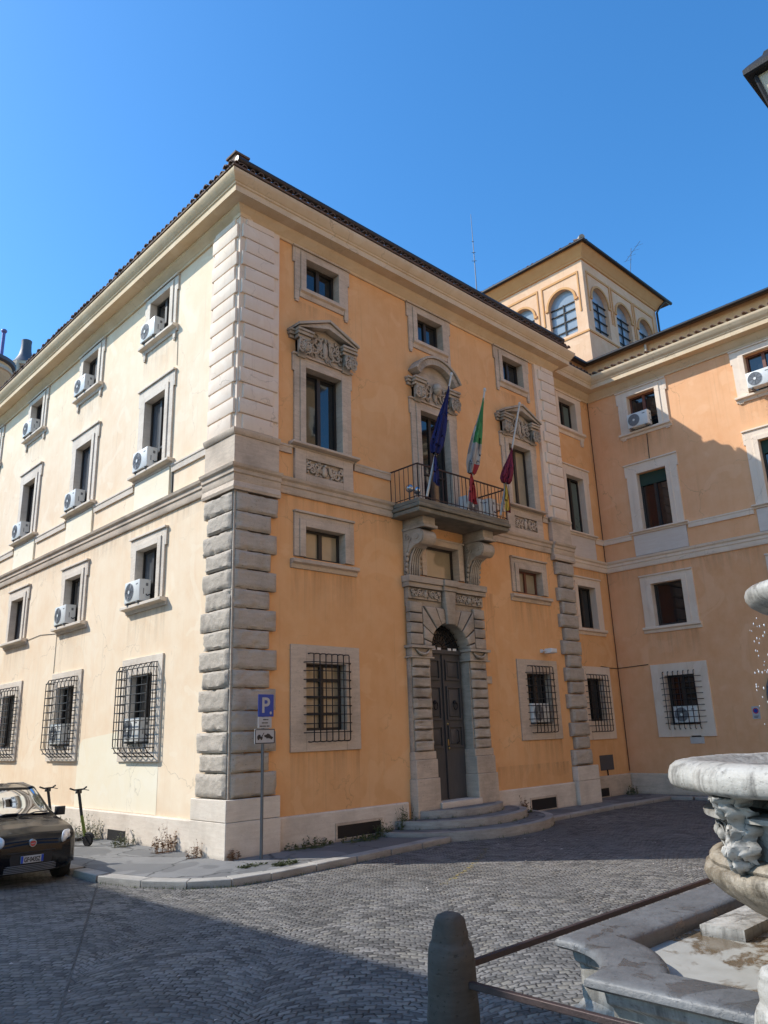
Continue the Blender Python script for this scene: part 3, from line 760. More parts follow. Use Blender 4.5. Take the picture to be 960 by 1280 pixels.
def pediment(F, c, par, kind, m='travertine_dark', zb=11.10):
    """broken-bed pediment on two little consoles; kind 'tri' or 'arc'"""
    mb = MB(); hw = .98
    # entablature behind
    mb.box(F, c - .82, c + .82, -.02, .09, 11.03, zb + .45)
    # returns of the bed mould, left and right
    for sd in (-1, 1):
        for w0, w1, d1, dz in ((.48, .92, .30, 0), (.87, 1.06, .15, 0)):
            a, b = sorted((c + sd * w0, c + sd * w1))
            mb.box(F, a + .03, b - .03, 0, d1 - .08, zb + .28 + dz, zb + .36 + dz); mb.box(F, a, b, 0, d1 - .03, zb + .36 + dz, zb + .44 + dz); mb.box(F, a - .015, b + .015, 0, d1, zb + .44, zb + .5)
        # console under it
        a, b = sorted((c + sd * .58, c + sd * .82)); 
        P = [(0, zb - .16), (.1, zb - .16), (.12, zb - .05), (.2, zb + .05), (.24, zb + .18), (.24, zb + .28), (0, zb + .28)]
        mb.rings([[F(a, d_, z_) for d_, z_ in P], [F(b, d_, z_) for d_, z_ in P]])
    o0, i0 = [], []
    if kind == 'tri':
        top = zb + .95
        for w0, w1, th, d1 in ((0, .92, .2, .30), (.0, .93, .06, .35)):
            zt = 0 if th == .2 else .001
            for sd in (-1, 1):
                e = zb + .5; up = top - e
                if th == .2: P = [(c, top - .2 + .0), (c + sd * w1, e), (c + sd * w1, e + .03), (c, top - .03)]
                else: P = [(c, top - .03), (c + sd * (w1 + .03), e + .03), (c + sd * (w1 + .03), e + .1), (c, top + .04)]
                mb.prism(F, P, 0, d1)
        mb.prism(F, [(c - .8, zb + .45), (c + .8, zb + .45), (c, top - .15)], 0, .10)
    else:
        R0 = .99; cz = zb + .5 - .26; n = 18; a_ = math.acos(.88 / R0)
        for r0, r1, d1 in ((R0 - .18, R0, .30), (R0, R0 + .07, .35)):
            ang = [a_ + (PI - 2 * a_) * k / n for k in range(n + 1)]
            for p, q in zip(ang, ang[1:]):
                mb.prism(F, [(c + r0 * math.cos(p), cz + r0 * math.sin(p)), (c + r1 * math.cos(p), cz + r1 * math.sin(p)), (c + r1 * math.cos(q), cz + r1 * math.sin(q)), (c + r0 * math.cos(q), cz + r0 * math.sin(q))], 0, d1)
        mb.prism(F, [(c - .85, zb + .3)] + [(c + .9 * math.cos(PI - PI * k / 10) * .93, cz + .9 * math.sin(PI * k / 10)) for k in range(11)] + [(c + .85, zb + .3)], 0, .10)
    o = mb.obj('pediment', m, par, 35, .006)
    relief(F, c - .56, c + .56, zb - .08, zb + .60, .13, par, m, 5 if kind == 'tri' else 9, False, kind == 'tri')
    relief(F, c - .86, c - .60, zb - .14, zb + .26, .27, par, m, 3, False); relief(F, c + .60, c + .86, zb - .14, zb + .26, .27, par, m, 4, False)
    if kind == 'arc':
        mb = MB(); mb.ball(F(c, .2, zb + .36), .15, 12, 8, (.85, 1, 1.15)); mb.obj('carved_head', m, par, 60)
    return o

# front, left and right bays
for k, c in enumerate((C[0], C[2])):
    w_ = window(FR, pal, c, 2.35, 3.75, HW, 'wood_dark', 'curtain' if k == 0 else 'glass', True, (2.7, 3.05, 3.4) if k == 0 else ())
    flat_surround(FR, c, (c - .97, c + .97, 1.93, 4.14), (c - HW, c + HW, 2.35, 3.75), w_)
    grille(FR, c + .03, 2.13, 3.95, .5, w_, 7, 9)
    w_ = window(FR, pal, c, 6.07, 6.77, .58, 'wood_dark' if k == 0 else 'wood_red', 'curtain')
    eared_surround(FR, c, .88, 5.98, 7.08, .58, 6.07, 6.77, w_, ear=.0)
    sill(FR, c, .97, 5.80, 6.0, w_)
    w_ = window(FR, pal, c, 8.73, 10.72, HW, 'wood_dark', 'glass' if k == 0 else 'curtain')
    eared_surround(FR, c, .88, 8.74, 10.98, HW, 8.74, 10.72, w_, ear=.05)
    sill(FR, c, 1.02, 8.6, 8.74, w_, d=.2)
    mb = MB(); mb.ring4(FR, (c - .88, c + .88, 7.85, 8.60), (c - .56, c + .56, 8.02, 8.40), -.02, .08); mb.obj('panel', 'travertine', w_, 30, .006)
    relief(FR, c - .56, c + .56, 8.02, 8.40, .06, w_, 'travertine', 11 + k)
    pediment(FR, c, w_, 'tri')
for c in C:
    w_ = window(FR, pal, c, 12.9, 13.72, .53, 'wood_dark', 'glass')
    eared_surround(FR, c, .86, 12.5, 13.95, .53, 12.86, 13.72, w_, ear=.06, foot=True)
    sill(FR, c, .72, 12.62, 12.86, w_, d=.12)
c = C[1]
w_ = window(FR, pal, c, 7.8, 10.72, .58, 'wood_dark', 'glass', True, (9.0,))
eared_surround(FR, c, .92, 7.87, 10.98, .58, 7.87, 10.72, w_, ear=.05)
pediment(FR, c, w_, 'arc')
w_ = window(FR, pal, c, 6.1, 6.95, .64, 'wood_dark', 'curtain', False)
eared_surround(FR, c, .88, 6.05, 7.1, .64, 6.1, 6.95, w_, ear=.0)
# side street
for i, c in enumerate(LC):
    w_ = window(LF, pal, c, 2.2, 3.75, .54, 'wood_dark', 'glass')
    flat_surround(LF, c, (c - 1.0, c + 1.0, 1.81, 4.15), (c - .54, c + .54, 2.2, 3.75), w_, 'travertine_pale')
    cage(LF, c, 1.92, 3.86, .78, w_)
    w_ = window(LF, pal, c, 5.45, 6.78, .54, pane=('glass_sky_grey', 'glass', 'glass_sky_grey')[i % 3])
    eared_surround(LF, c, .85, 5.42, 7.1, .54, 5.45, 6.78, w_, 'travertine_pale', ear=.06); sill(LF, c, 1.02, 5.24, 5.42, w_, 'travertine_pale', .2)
    w_ = window(LF, pal, c, 8.82, 10.78, .54, pane=('glass_sky_grey', 'glass_sky_grey', 'glass')[i % 3], rails=(9.4,))
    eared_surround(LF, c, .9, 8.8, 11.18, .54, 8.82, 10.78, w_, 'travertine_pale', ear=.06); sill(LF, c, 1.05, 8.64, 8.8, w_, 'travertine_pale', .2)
    mb = MB(); mb.box(LF, c - .9, c + .9, -.02, .05, 7.87, 8.62); mb.obj('panel', 'stucco_patch', w_, 30)
    w_ = window(LF, pal, c, 12.48, 13.72, .54)
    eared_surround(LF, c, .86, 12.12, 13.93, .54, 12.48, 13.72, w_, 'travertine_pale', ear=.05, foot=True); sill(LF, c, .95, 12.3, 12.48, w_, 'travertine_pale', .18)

for c in (C[0], C[2]):
    stain(FR, pal, c - .95, c + .95, .9, 1.93); stain(FR, pal, c - .97, c + .97, 4.5, 5.8); stain(FR, pal, c - .9, c + .9, 11.95, 12.5)
stain(FR, pal, 8.0, 8.6, 2.2, 5.9); stain(FR, pal, 1.25, 4.7, 6.75, 7.46); stain(FR, pal, 8.3, 11.6, 6.8, 7.46); stain(FR, pal, 8.3, 11.6, .72, 1.3)
for c in LC:
    stain(LF, pal, c - .95, c + .95, 4.2, 5.24); stain(LF, pal, c - .9, c + .9, 11.25, 12.3)
stain(LF, pal, 1.3, LEND, 6.9, 7.46)
# ---- portal
PC = 6.52; por = 'travertine_dark'
D0 = .20
for sd in (-1, 1):
    mb = MB()
    a, b = sorted((PC + sd * .74, PC + sd * 1.44))
    mb.box(FR, a, b, -.3, .12, .4, 4.02)                       # backing of the jamb
    z = 1.80
    for k in range(9):
        h = .2465; mb.rustic(FR, a + .03 + rnd.uniform(0, .02), b - .03 - rnd.uniform(0, .02), z + .012, z + h - .012, .10, D0 + rnd.uniform(-.01, .01), .035, k + 60 + sd, .008); z += h
    mb.obj('portal_jamb', por, pal, 40)
for sd in (-1, 1):
    mb = MB()
    a, b = sorted((PC + sd * .70, PC + sd * 1.49)); mb.box(FR, a, b, -.3, .24, .3, 1.2); 
    a, b = sorted((PC + sd * .72, PC + sd * 1.46)); mb.box(FR, a, b, -.3, .21, 1.2, 1.62); mb.box(FR, a, b, -.3, .17, 1.62, 1.8)
    mb.obj('portal_base', 'travertine', pal, 30, .012)
for sd in (-1, 1):
    mb = MB()
    a, b = sorted((PC + sd * .72, PC + sd * 1.45)); mb.box(FR, a, b, -.3, .2, 4.02, 4.22)
    a, b = sorted((PC + sd * .68, PC + sd * 1.5)); mb.box(FR, a, b, -.3, .27, 4.22, 4.29); mb.box(FR, a, b, -.3, .23, 3.98, 4.02)
    o = mb.obj('portal_capital', por, pal, 30, .006)
    mb = MB(); a = PC + sd * 1.08
    mb.tube([FR(a - .24, .22, 4.19), FR(a - .14, .24, 4.1), FR(a, .25, 4.07), FR(a + .14, .24, 4.1), FR(a + .24, .22, 4.19)], [.02, .035, .04, .035, .02], 6)
    mb.obj('garland', por, o, 60)
# arch ring of radiating voussoirs between the imposts and the frieze
mb = MB(); zs0 = 4.29; ri = .74
nseg = 11; half = .98; hz = 1.10
ang = [PI * k / nseg for k in range(nseg + 1)]
def rout(a):
    return min(half / max(abs(math.cos(a)), 1e-4), hz / max(math.sin(a), 1e-4))
cz0 = zs0 - .12
for k in range(nseg):
    if k == nseg // 2: continue
    if k == nseg // 2 + 1: right_v = mb; mb = MB()
    a0, a1 = ang[k] + .012, ang[k + 1] - .012
    am = (a0 + a1) / 2
    P = [(PC + ri * math.cos(a0), cz0 + ri * math.sin(a0))]
    outs = [a0]
    corner = math.atan2(hz, half)
    for cc in (corner, PI - corner):
        if a0 < cc < a1: outs.append(cc)
    outs.append(a1); outs.sort()
    P += [(PC + rout(a) * math.cos(a), cz0 + rout(a) * math.sin(a)) for a in outs]
    P += [(PC + ri * math.cos(a1), cz0 + ri * math.sin(a1)), (PC + ri * .999 * math.cos(am), cz0 + ri * .999 * math.sin(am))]
    P = [(a, max(z_, zs0 + .004)) for a, z_ in P]
    mb.prism(FR, P, .05, .20 + rnd.uniform(-.012, .012), .03)
left_v = mb
for sd in (-1, 1):
    z = zs0 + .01; mb = right_v if sd == 1 else left_v
    for k, h in enumerate((.3, .26, .24, .28)):
        a, b = sorted((PC + sd * (1.0 if k % 2 else .995), PC + sd * 1.44)); mb.rblock(FR, a, b, z, z + h - .02, .05, .2, .035); z += h
right_v.obj('voussoir', por, pal, 40); left_v.obj('voussoir', por, pal, 40)
# intrados of the arch and spandrel backing
mb = MB(); n = 20
for k in range(n):
    a0, a1 = PI * k / n, PI * (k + 1) / n
    mb.prism(FR, [(PC + ri * math.cos(a0), cz0 + ri * math.sin(a0)), (PC + 1.4 * math.cos(a0), cz0 + 1.15 * math.sin(a0)), (PC + 1.4 * math.cos(a1), cz0 + 1.15 * math.sin(a1)), (PC + ri * math.cos(a1), cz0 + ri * math.sin(a1))], -.3, .11)
mb.box(FR, PC - 1.43, PC + 1.43, -.02, .1, cz0 + 1.09, 5.5)
mb.obj('arch_ring', por, pal, 40)
mb = MB(); mb.prism(FR, [(PC - .13, cz0 + ri - .04), (PC + .13, cz0 + ri - .04), (PC + .22, 5.72), (PC - .22, 5.72)], .05, .27, .02)
mb.box(FR, PC - 1.44, PC - .235, .0, .16, 5.44, 5.72); mb.box(FR, PC + .235, PC + 1.44, .0, .16, 5.44, 5.72)
mb.box(FR, PC - 1.47, PC + 1.47, .0, .22, 5.38, 5.44) if False else None
for a, b, d in ((-1.5, -.25, .24), (.25, 1.5, .24), (-.25, .25, .30)):
    mb.box(FR, PC + a, PC + b, .0, d, 5.72, 5.84); mb.box(FR, PC + a - .015, PC + b + .015, .0, d + .05, 5.84, 6.0)
mb.obj('entablature', por, pal, 30, .01)
relief(FR, PC - 1.40, PC - .28, 5.46, 5.70, .19, pal, por, 21, False); relief(FR, PC + .28, PC + 1.40, 5.46, 5.70, .19, pal, por, 22, False)
# door leaves
mb = MB(); dd = -.17
mb.box(FR, PC - .74, PC + .74, dd - .08, dd, .64, 4.16)
for sd in (-1, 1):
    a, b = sorted((PC + sd * .02, PC + sd * .73))
    mb.box(FR, a, b, dd, dd + .03, .64, .66)
    for z0, z1 in ((1.85, 2.38), (2.52, 3.35), (3.5, 4.02)):
        mb.ring4(FR, (a + .09, b - .09, z0, z1), (a + .13, b - .13, z0 + .04, z1 - .04), dd, dd + .045)
        mb.rblock(FR, a + .17, b - .17, z0 + .08, z1 - .08, dd, dd + .03, .02)
mb.box(FR, PC - .02, PC + .02, dd, dd + .05, .66, 4.14)
door = mb.obj('door', 'door_wood', pal, 30)
for sd in (-1, 1):
    cs = PC + sd * .37; mb = MB()
    mb.tube([FR(cs + .07 * math.cos(a), dd + .08, 2.86 + .09 * math.sin(a)) for a in [2 * PI * k / 14 for k in range(15)]], .014, 6)
    mb.ball(FR(cs, dd + .05, 2.95), .05, 8, 6); mb.obj('knocker', 'iron', door, 60)
mb = MB(); mb.tube([FR(PC + .42, dd + .03, 2.28), FR(PC + .42, dd + .09, 2.24), FR(PC + .42, dd + .09, 1.98), FR(PC + .42, dd + .03, 1.95)], .016, 6)
mb.obj('door_pull', 'iron', door, 60)
mb = MB(); mb.box(FR, PC + .04, PC + .075, dd + .0, dd + .055, 1.9, 2.05); mb.ball(FR(PC + .057, dd + .05, 2.42), .03, 8, 6); mb.ball(FR(PC + .057, dd + .06, 1.84), .028, 8, 6); mb.obj('lock', 'brass', door, 50)
mb = MB(); mb.box(FR, PC - .72, PC + .72, dd - .05, dd + .06, 4.16, 4.27)
fan = mb.obj('fanlight', 'door_wood', pal, 30)
mb = MB(); F = FR
for k in range(1, 12):
    a = PI * k / 12; mb.tube([FR(PC + .2 * math.cos(a), dd + .03, 4.27 + .2 * math.sin(a)), FR(PC + .72 * math.cos(a), dd + .03, 4.2 + .7 * math.sin(a))], .011, 5)
for r_ in (.2, .42, .58):
    mb.tube([FR(PC + r_ * math.cos(PI * k / 20), dd + .035, 4.25 + r_ * math.sin(PI * k / 20)) for k in range(21)], .011, 5)
for k in range(1, 12):
    a = PI * (k + .5) / 13; mb.tube(scroll(FR, PC + .5 * math.cos(a), 4.25 + .5 * math.sin(a), .06, 1, dd + .035, 1, a, 8), .008, 4)
mb.obj('fanlight_grille', 'iron', fan, 60)
mb = MB(); mb.add([FR(PC - .76, dd - .03, 4.2), FR(PC + .76, dd - .03, 4.2), FR(PC + .76, dd - .03, 5.0), FR(PC - .76, dd - .03, 5.0)], [(0, 1, 2, 3)]); mb.obj('pane', 'glass', fan, 0)
for k in range(6):
    if k != 3: MB().box(FR, PC - .6 + k * .2, PC - .47 + k * .2, dd + .062, dd + .07, 4.25, 4.31).obj('fanlight_slot', 'white_paint', fan, 0)
mb = MB(); mb.box(FR, PC - .74, PC + .74, -.3, .3, .5, .64); mb.obj('threshold', 'travertine_pale', pal, 30, .01)
mb = MB(); mb.box(FR, 8.0, 8.26, -.02, .06, 3.43, 3.62); mb.obj('stone_block', 'travertine', pal, 30, .008)

# ---- balcony
bal = 'balcony'
mb = MB(); BL, BR, BD = 4.74, 8.30, 1.03
mb.box(FR, BL, BR, -.02, BD - .06, 7.44, 7.56); mb.box(FR, BL - .04, BR + .04, -.02, BD, 7.56, 7.66); mb.box(FR, BL - .02, BR + .02, -.02, BD - .03, 7.66, 7.77)
balc = mb.obj('balcony', 'balcony_slab', pal, 30, .02)
for sd in (-1, 1):
    c = PC + sd * 1.17; hw = .23
    mb = MB()
    P = [(0, 5.99), (.1, 5.99), (.13, 6.1), (.12, 6.3), (.16, 6.5), (.26, 6.66), (.42, 6.74), (.52, 6.78)]
    P += [(.52 + .21 * math.cos(a), 6.93 + .21 * math.sin(a)) for a in [R(q) for q in range(-60, 100, 20)]]
    P += [(.4, 7.15), (0, 7.15)]
    mb.rings([[FR(c - hw, d_, z_) for d_, z_ in P], [FR(c + hw, d_, z_) for d_, z_ in P]])
    mb.tube([FR(c - hw - .03, .52, 6.93), FR(c + hw + .03, .52, 6.93)], .19, 20)
    mb.tube([FR(c - hw - .05, .52, 6.93), FR(c + hw + .05, .52, 6.93)], .06, 14)
    mb.box(FR, c - hw - .02, c + hw + .02, 0, .78, 7.15, 7.22); mb.box(FR, c - hw + .01, c + hw - .01, 0, .72, 7.22, 7.44)
    for e in (-1, 1):
        FF = Fr(*FR(c + e * (hw + .01), 0, 0)[:2], 0, -1, e, 0)
        mb.tube([FF(.52 + r_ * math.cos(a), .0, 6.93 + r_ * math.sin(a)) for r_, a in [(.18 - .15 * k / 26, k * .5) for k in range(27)]], .016, 5)
        mb.tube([FF(.33, 0, 6.98), FF(.22, 0, 6.85), FF(.12, 0, 6.6), FF(.06, 0, 6.3), FF(.05, 0, 6.05)], .022, 5)
        mb.tube(scroll(FF, .17, 6.98, .09, 1.2, 0, 1, 2), .014, 5)
        for k in range(4): mb.ball(FF(.1 + .02 * k, .0, 6.15 + .13 * k), .045, 7, 5, (1, 1, 1.3))
    for k in range(5): mb.tube([FR(c - .16 + .08 * k, .135, 6.02), FR(c - .16 + .08 * k, .15, 6.3), FR(c - .14 + .07 * k, .2, 6.52), FR(c - .14 + .07 * k, .34, 6.7)], [.02, .035, .03, .02], 6)
    mb.obj('corbel', por, balc, 45)
mb = MB(); zt = 8.66
corners = [(BL + .02, 0), (BL + .02, BD - .07), (BR - .02, BD - .07), (BR - .02, 0)]
for z_, r_ in ((zt, .022), (7.83, .012)): mb.tube([FR(a, d, z_) for a, d in corners], r_, 6)
for (a0, d0), (a1, d1) in zip(corners, corners[1:]):
    L = math.hypot(a1 - a0, d1 - d0); n = round(L / .155)
    for k in range(n + 1): mb.tube([FR(a0 + (a1 - a0) * k / n, d0 + (d1 - d0) * k / n, 7.77), FR(a0 + (a1 - a0) * k / n, d0 + (d1 - d0) * k / n, zt)], .0095 if k % 6 else .015, 5)
mb.obj('railing', 'rust_iron', balc, 60)

# cellar vents in the plinth
for s0, s1, z0, z1 in ((2.75, 4.0, .17, .42), (9.55, 10.7, .12, .4)):
    mb = MB(); mb.box(FR, s0, s1, .05, .074, z0, z1); v_ = mb.obj('cellar_vent', 'iron', pal, 0)
    mb = MB(); mb.ring4(FR, (s0 - .05, s1 + .05, z0 - .03, z1 + .05), (s0, s1, z0, z1), .06, .085); mb.obj('vent_frame', 'travertine', v_, 30)
mb = MB(); mb.box(LF, 4.2, 5.1, .05, .074, .1, .34); mb.obj('cellar_vent', 'iron', pal, 0)
# drips and cables of the side wall
mb = MB()
mb.tube([LF(9.3, .015, 5.3), LF(9.31, .012, 4.18)], .008, 4); mb.tube([LF(9.3, .015, 5.3), LF(10.6, .012, 5.4), LF(11.75, .012, 5.35)], .008, 4)
mb.tube([LF(2.9, .015, 8.6), LF(2.9, .015, 7.9)], .016, 5); mb.tube([LF(2.97, .015, 12.2), LF(2.95, .012, 11.3)], .008, 4)
mb.obj('cable', 'iron', pal, 50)

# ------------------------------------------------------------------ wing with recessed bay
wing = thing('side_wing', 'orange palazzo wing at right with attic storey, half in shadow behind the fountain', 'building', (16, 0, 0))
WC = [1.42, 5.60, 9.8, 14.0, 18.2]; RCX = 14.44
w_ops = []
for c in WC: w_ops += [(c - .54, c + .54, 5.37, 6.8), (c - .54, c + .54, 8.68, 10.72), (c - .54, c + .54, 12.3, 13.66)]
for c in (WC[0], WC[2], WC[3]): w_ops += [(c - .5, c + .5, 2.2, 3.75)]
w_ops += [(4.4, 6.8, .1, 3.2)]
r_ops = [(RCX - .53, RCX + .53, a, b) for a, b in ((2.4, 3.75), (5.42, 6.8), (8.72, 10.75), (12.55, 13.72))]
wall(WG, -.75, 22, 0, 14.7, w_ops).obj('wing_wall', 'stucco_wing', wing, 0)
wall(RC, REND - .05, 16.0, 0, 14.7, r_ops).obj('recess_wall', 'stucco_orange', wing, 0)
mb = MB(); mb.box(WORLD, 16.3, 27, -22, -21.7, 0, 14.7); mb.box(WORLD, 26.7, 27, -21.7, 12, 0, 14.7); mb.box(WORLD, REND, 27, 11.7, 12, 0, 14.7); mb.obj('rear_wall', 'stucco_wing', wing, 0)
wp = [(REND - .02, .75), (16.0, .75), (16.0, -22)]
mb = MB(); mb.sweep([(REND + .1, .75), (16, .75), (16, -4.1)], [(0, 0), (.07, 0), (.07, .69), (.05, .72), (0, .72)]); mb.sweep([(16, -7.2), (16, -22)], [(0, 0), (.07, 0), (.07, .69), (.05, .72), (0, .72)])
mb.obj('plinth', 'travertine', wing, 30)
mb = MB(); mb.sweep(wp, [(d, z - .03) for d, z in course]); mb.obj('string_course', 'stucco_quoin', wing, 30)
mb = MB()
mb.sweep([(REND + .05, .75), (RCX - 1.0, .75)], band); MB().sweep([(RCX + 1.0, .75), (16, .75), (16, -WC[0] + 1.03)], band).obj('sill_band', 'stucco_quoin', wing, 30)
for a, b in zip(WC, WC[1:] + [23.]): MB().sweep([(16, -a - 1.03), (16, -b + 1.03)], band).obj('sill_band', 'stucco_quoin', wing, 30)
mb.obj('sill_band', 'stucco_quoin', wing, 30)
mb = MB(); mb.sweep(wp, corn); mb.obj('cornice', 'stucco_cornice', wing, 40)
def wing_win(F, c, par_m='stucco_quoin', ground=True, tall=.0):
    w_ = window(F, wing, c, 5.4 if F is WG else 5.42, 6.8, .54, pane='glass', mull=F is not WG)
    eared_surround(F, c, .93, 5.37, 7.08, .54, 5.37, 6.8, w_, par_m, ear=0); sill(F, c, 1.0, 5.17, 5.37, w_, par_m, .13)
    w_ = window(F, wing, c, 8.7, 10.74, .54, pane='glass')
    eared_surround(F, c, .93, 8.7, 11.1, .54, 8.7, 10.74, w_, par_m, ear=.06); sill(F, c, 1.05, 8.58, 8.7, w_, par_m, .14)
    mb = MB(); mb.box(F, c - .95, c + .95, -.02, .04, 7.84, 8.56); mb.obj('panel', 'panel_plaster', w_, 30)
    if F is WG:
        mb = MB(); mb.box(F, c - .5, c + .5, -.145, -.11, 10.3, 10.73); mb.obj('roller_blind', 'blind_green', w_, 0)
    w2 = window(F, wing, c, 12.32 if F is WG else 12.56, 13.68, .54, 'wood_red' if F is WG else 'wood_dark', pane='glass')
    eared_surround(F, c, .92, 12.12, 13.9, .54, 12.3 if F is WG else 12.55, 13.68, w2, par_m, ear=.05, foot=True); sill(F, c, .98, 12.12 if F is WG else 12.3, 12.3 if F is WG else 12.55, w2, par_m, .15)
    if ground:
        w_ = window(F, wing, c, 2.22 if F is WG else 2.42, 3.75, .5, pane='glass')
        flat_surround(F, c, (c - .95, c + .95, 1.83, 4.13), (c - .5, c + .5, 2.2 if F is WG else 2.4, 3.75), w_, par_m)
        grille(F, c + .03, 2.08, 3.86, .52, w_, 7, 9, .18)
for i, c in enumerate(WC): wing_win(WG, c, ground=i in (0, 2, 3))
wing_win(RC, RCX)
for c in WC[:2]:
    stain(WG, wing, c - .95, c + .95, 4.15, 5.17); stain(WG, wing, c - .95, c + .95, 11.2, 12.12)
stain(WG, wing, -.7, 10, 6.7, 7.42)
stain(RC, wing, 12.9, 15.9, 6.8, 7.42)
# screens seen in the recessed bay
mb = MB()
for z0, z1 in ((12.7, 13.55), (8.85, 10.6)): mb.box(RC, RCX + .1, RCX + .42, -.18, -.162, z0, z1)
mb.obj('window_screen', 'screen_green', wing, 0)
# arched carriage door of the wing
mb = MB(); gc = 5.6; F = WG
for k in range(16):
    a0, a1 = PI * k / 16, PI * (k + 1) / 16
    mb.prism(F, [(gc + 1.2 * math.cos(a0), 3.0 + 1.2 * math.sin(a0) * .75), (gc + 1.55 * math.cos(a0), 3.0 + 1.55 * math.sin(a0) * .75), (gc + 1.55 * math.cos(a1), 3.0 + 1.55 * math.sin(a1) * .75), (gc + 1.2 * math.cos(a1), 3.0 + 1.2 * math.sin(a1) * .75)], -.2, .08)
for sd in (-1, 1):
    a, b = sorted((gc + sd * 1.2, gc + sd * 1.55)); mb.box(F, a, b, -.2, .08, .05, 3.0)
gd = mb.obj('carriage_door', 'basalt', wing, 30)
mb = MB(); mb.box(F, gc - 1.2, gc + 1.2, -.2, -.12, .1, 3.0)
mb.prism(F, [(gc + 1.2 * math.cos(PI * k / 16), 3.0 + 1.2 * math.sin(PI * k / 16) * .75) for k in range(17)], -.2, .01); mb.obj('door_leaf', 'door_wood', gd, 30)
# attic
mb = MB(); at = [(12.4, .84), (16.29, .84), (16.29, -22)]
mb.sweep(at, [(-.25, 14.72), (0, 14.72), (0, 15.66), (-.25, 15.66)]); mb.obj('attic_wall', 'stucco_attic', wing, 0)
mb = MB()
mb.add([(16.12, .68, 15.68), (16.12, -22, 15.68), (21.5, -22, 17.6), (21.5, 6, 17.6), (12.5, 6, 17.6), (12.5, .68, 15.68)], [(0, 1, 2, 3), (0, 3, 4, 5)])
mb.add([(21.5, -22, 17.6), (27.2, -22, 15.6), (27.2, 12, 15.6), (21.5, 6, 17.6), (12.5, 6, 17.6), (12.5, 12, 15.6)], [(0, 1, 2, 3), (3, 2, 5, 4)])
mb.add([(16.12, .68, 15.63), (16.12, -22, 15.63), (16.2, -22, 15.63), (16.2, .76, 15.63), (12.5, .76, 15.63), (12.5, .68, 15.63)], [(0, 1, 2, 3), (0, 3, 4, 5)])
wroof = mb.obj('roof', 'roof_tile', wing, 0)
mb = MB(); tile_row(mb, (16.14, .6, 15.70), (16.14, -21.8, 15.70), (-1, 0, 0), r=.07); tile_row(mb, (12.7, .7, 15.70), (16.0, .7, 15.70), (0, -1, 0), r=.07)
mb.obj('eaves_tile', 'roof_tile', wroof, 50); mb = MB()
tile_row(mb, (15.36, -.0, 14.79), (15.36, -21.8, 14.79), (-1, 0, 0), L=1.0, r=.075, slope=.2, pitch=.26); tile_row(mb, (REND + .3, .11, 14.79), (15.4, .11, 14.79), (0, -1, 0), L=.9, slope=.2)
mb.obj('eaves_tile', 'roof_tile', wroof, 50)
mb = MB(); mb.tube([(12.8, .58, 15.64), (16.02, .58, 15.64), (16.02, -22, 15.64)], .075, 8); mb.obj('gutter', 'gutter', wroof, 50)
mb = MB(); mb.tube([(16.2, -1.75, 15.55), (16.2, -1.75, 14.85)], .05, 8); mb.obj('downpipe', 'travertine', wing, 50)
# cables
mb = MB(); mb.tube([(15.93, .7, 14.0), (15.94, .71, 10), (15.93, .7, 6), (15.94, .7, .8)], .014, 5)
mb.tube([RC(14.9, .02, 4.16), RC(15.5, .02, 4.12), (15.97, .72, 4.12), WG(.4, .02, 4.16)], .012, 5); mb.tube([WG(1.45, .02, 12.1), WG(1.42, .02, 11.15)], .012, 5)
mb.tube([RC(14.62, .02, .9), RC(14.62, .05, .1)], .025, 6)
mb.obj('cable', 'iron', wing, 50)
mb = MB(); mb.box(RC, 14.25, 15.05, -.02, .012, .88, 1.34); mb.obj('metal_hatch', 'slate_plate', wing, 0)
mb = MB(); mb.box(RC, 13.1, 14.5, .05, .074, .12, .36); mb.obj('cellar_vent', 'iron', wing, 0)

# wall signs and plaque of the wing
s_ = thing('no_parking_sign', 'small white no parking plate beside the arched carriage door', 'sign', WG(3.62, 0, 2.33))
mb = MB(); mb.box(WG, 3.53, 3.75, .002, .02, 2.3, 2.66); mb.obj('plate', 'sign_white', s_, 0)
mb = MB(); mb.disc(WG, 3.64, 2.53, .085, .023, 20); mb.obj('roundel', 'sign_red', s_, 0)
mb = MB(); mb.disc(WG, 3.64, 2.53, .06, .025, 20); mb.obj('roundel_centre', 'sign_blue', s_, 0)
mb = MB()
for k in range(2): mb.box(WG, 3.57, 3.71 - .03 * k, .022, .024, 2.37 - .035 * k, 2.385 - .035 * k)
mb.obj('lettering', 'sign_black', s_, 0)
s_ = thing('wall_plaque', 'small pale plaque on the wing wall under the barred window', 'plaque', WG(1.75, 0, 1.6))
mb = MB(); mb.box(WG, 1.5, 1.95, .002, .025, 1.62, 1.82); mb.obj('slab', 'plaque', s_, 0)
mb = MB(); mb.box(WG, 1.57, 1.88, .002, .05, 1.82, 1.86); mb.obj('bracket', 'iron', s_, 0)

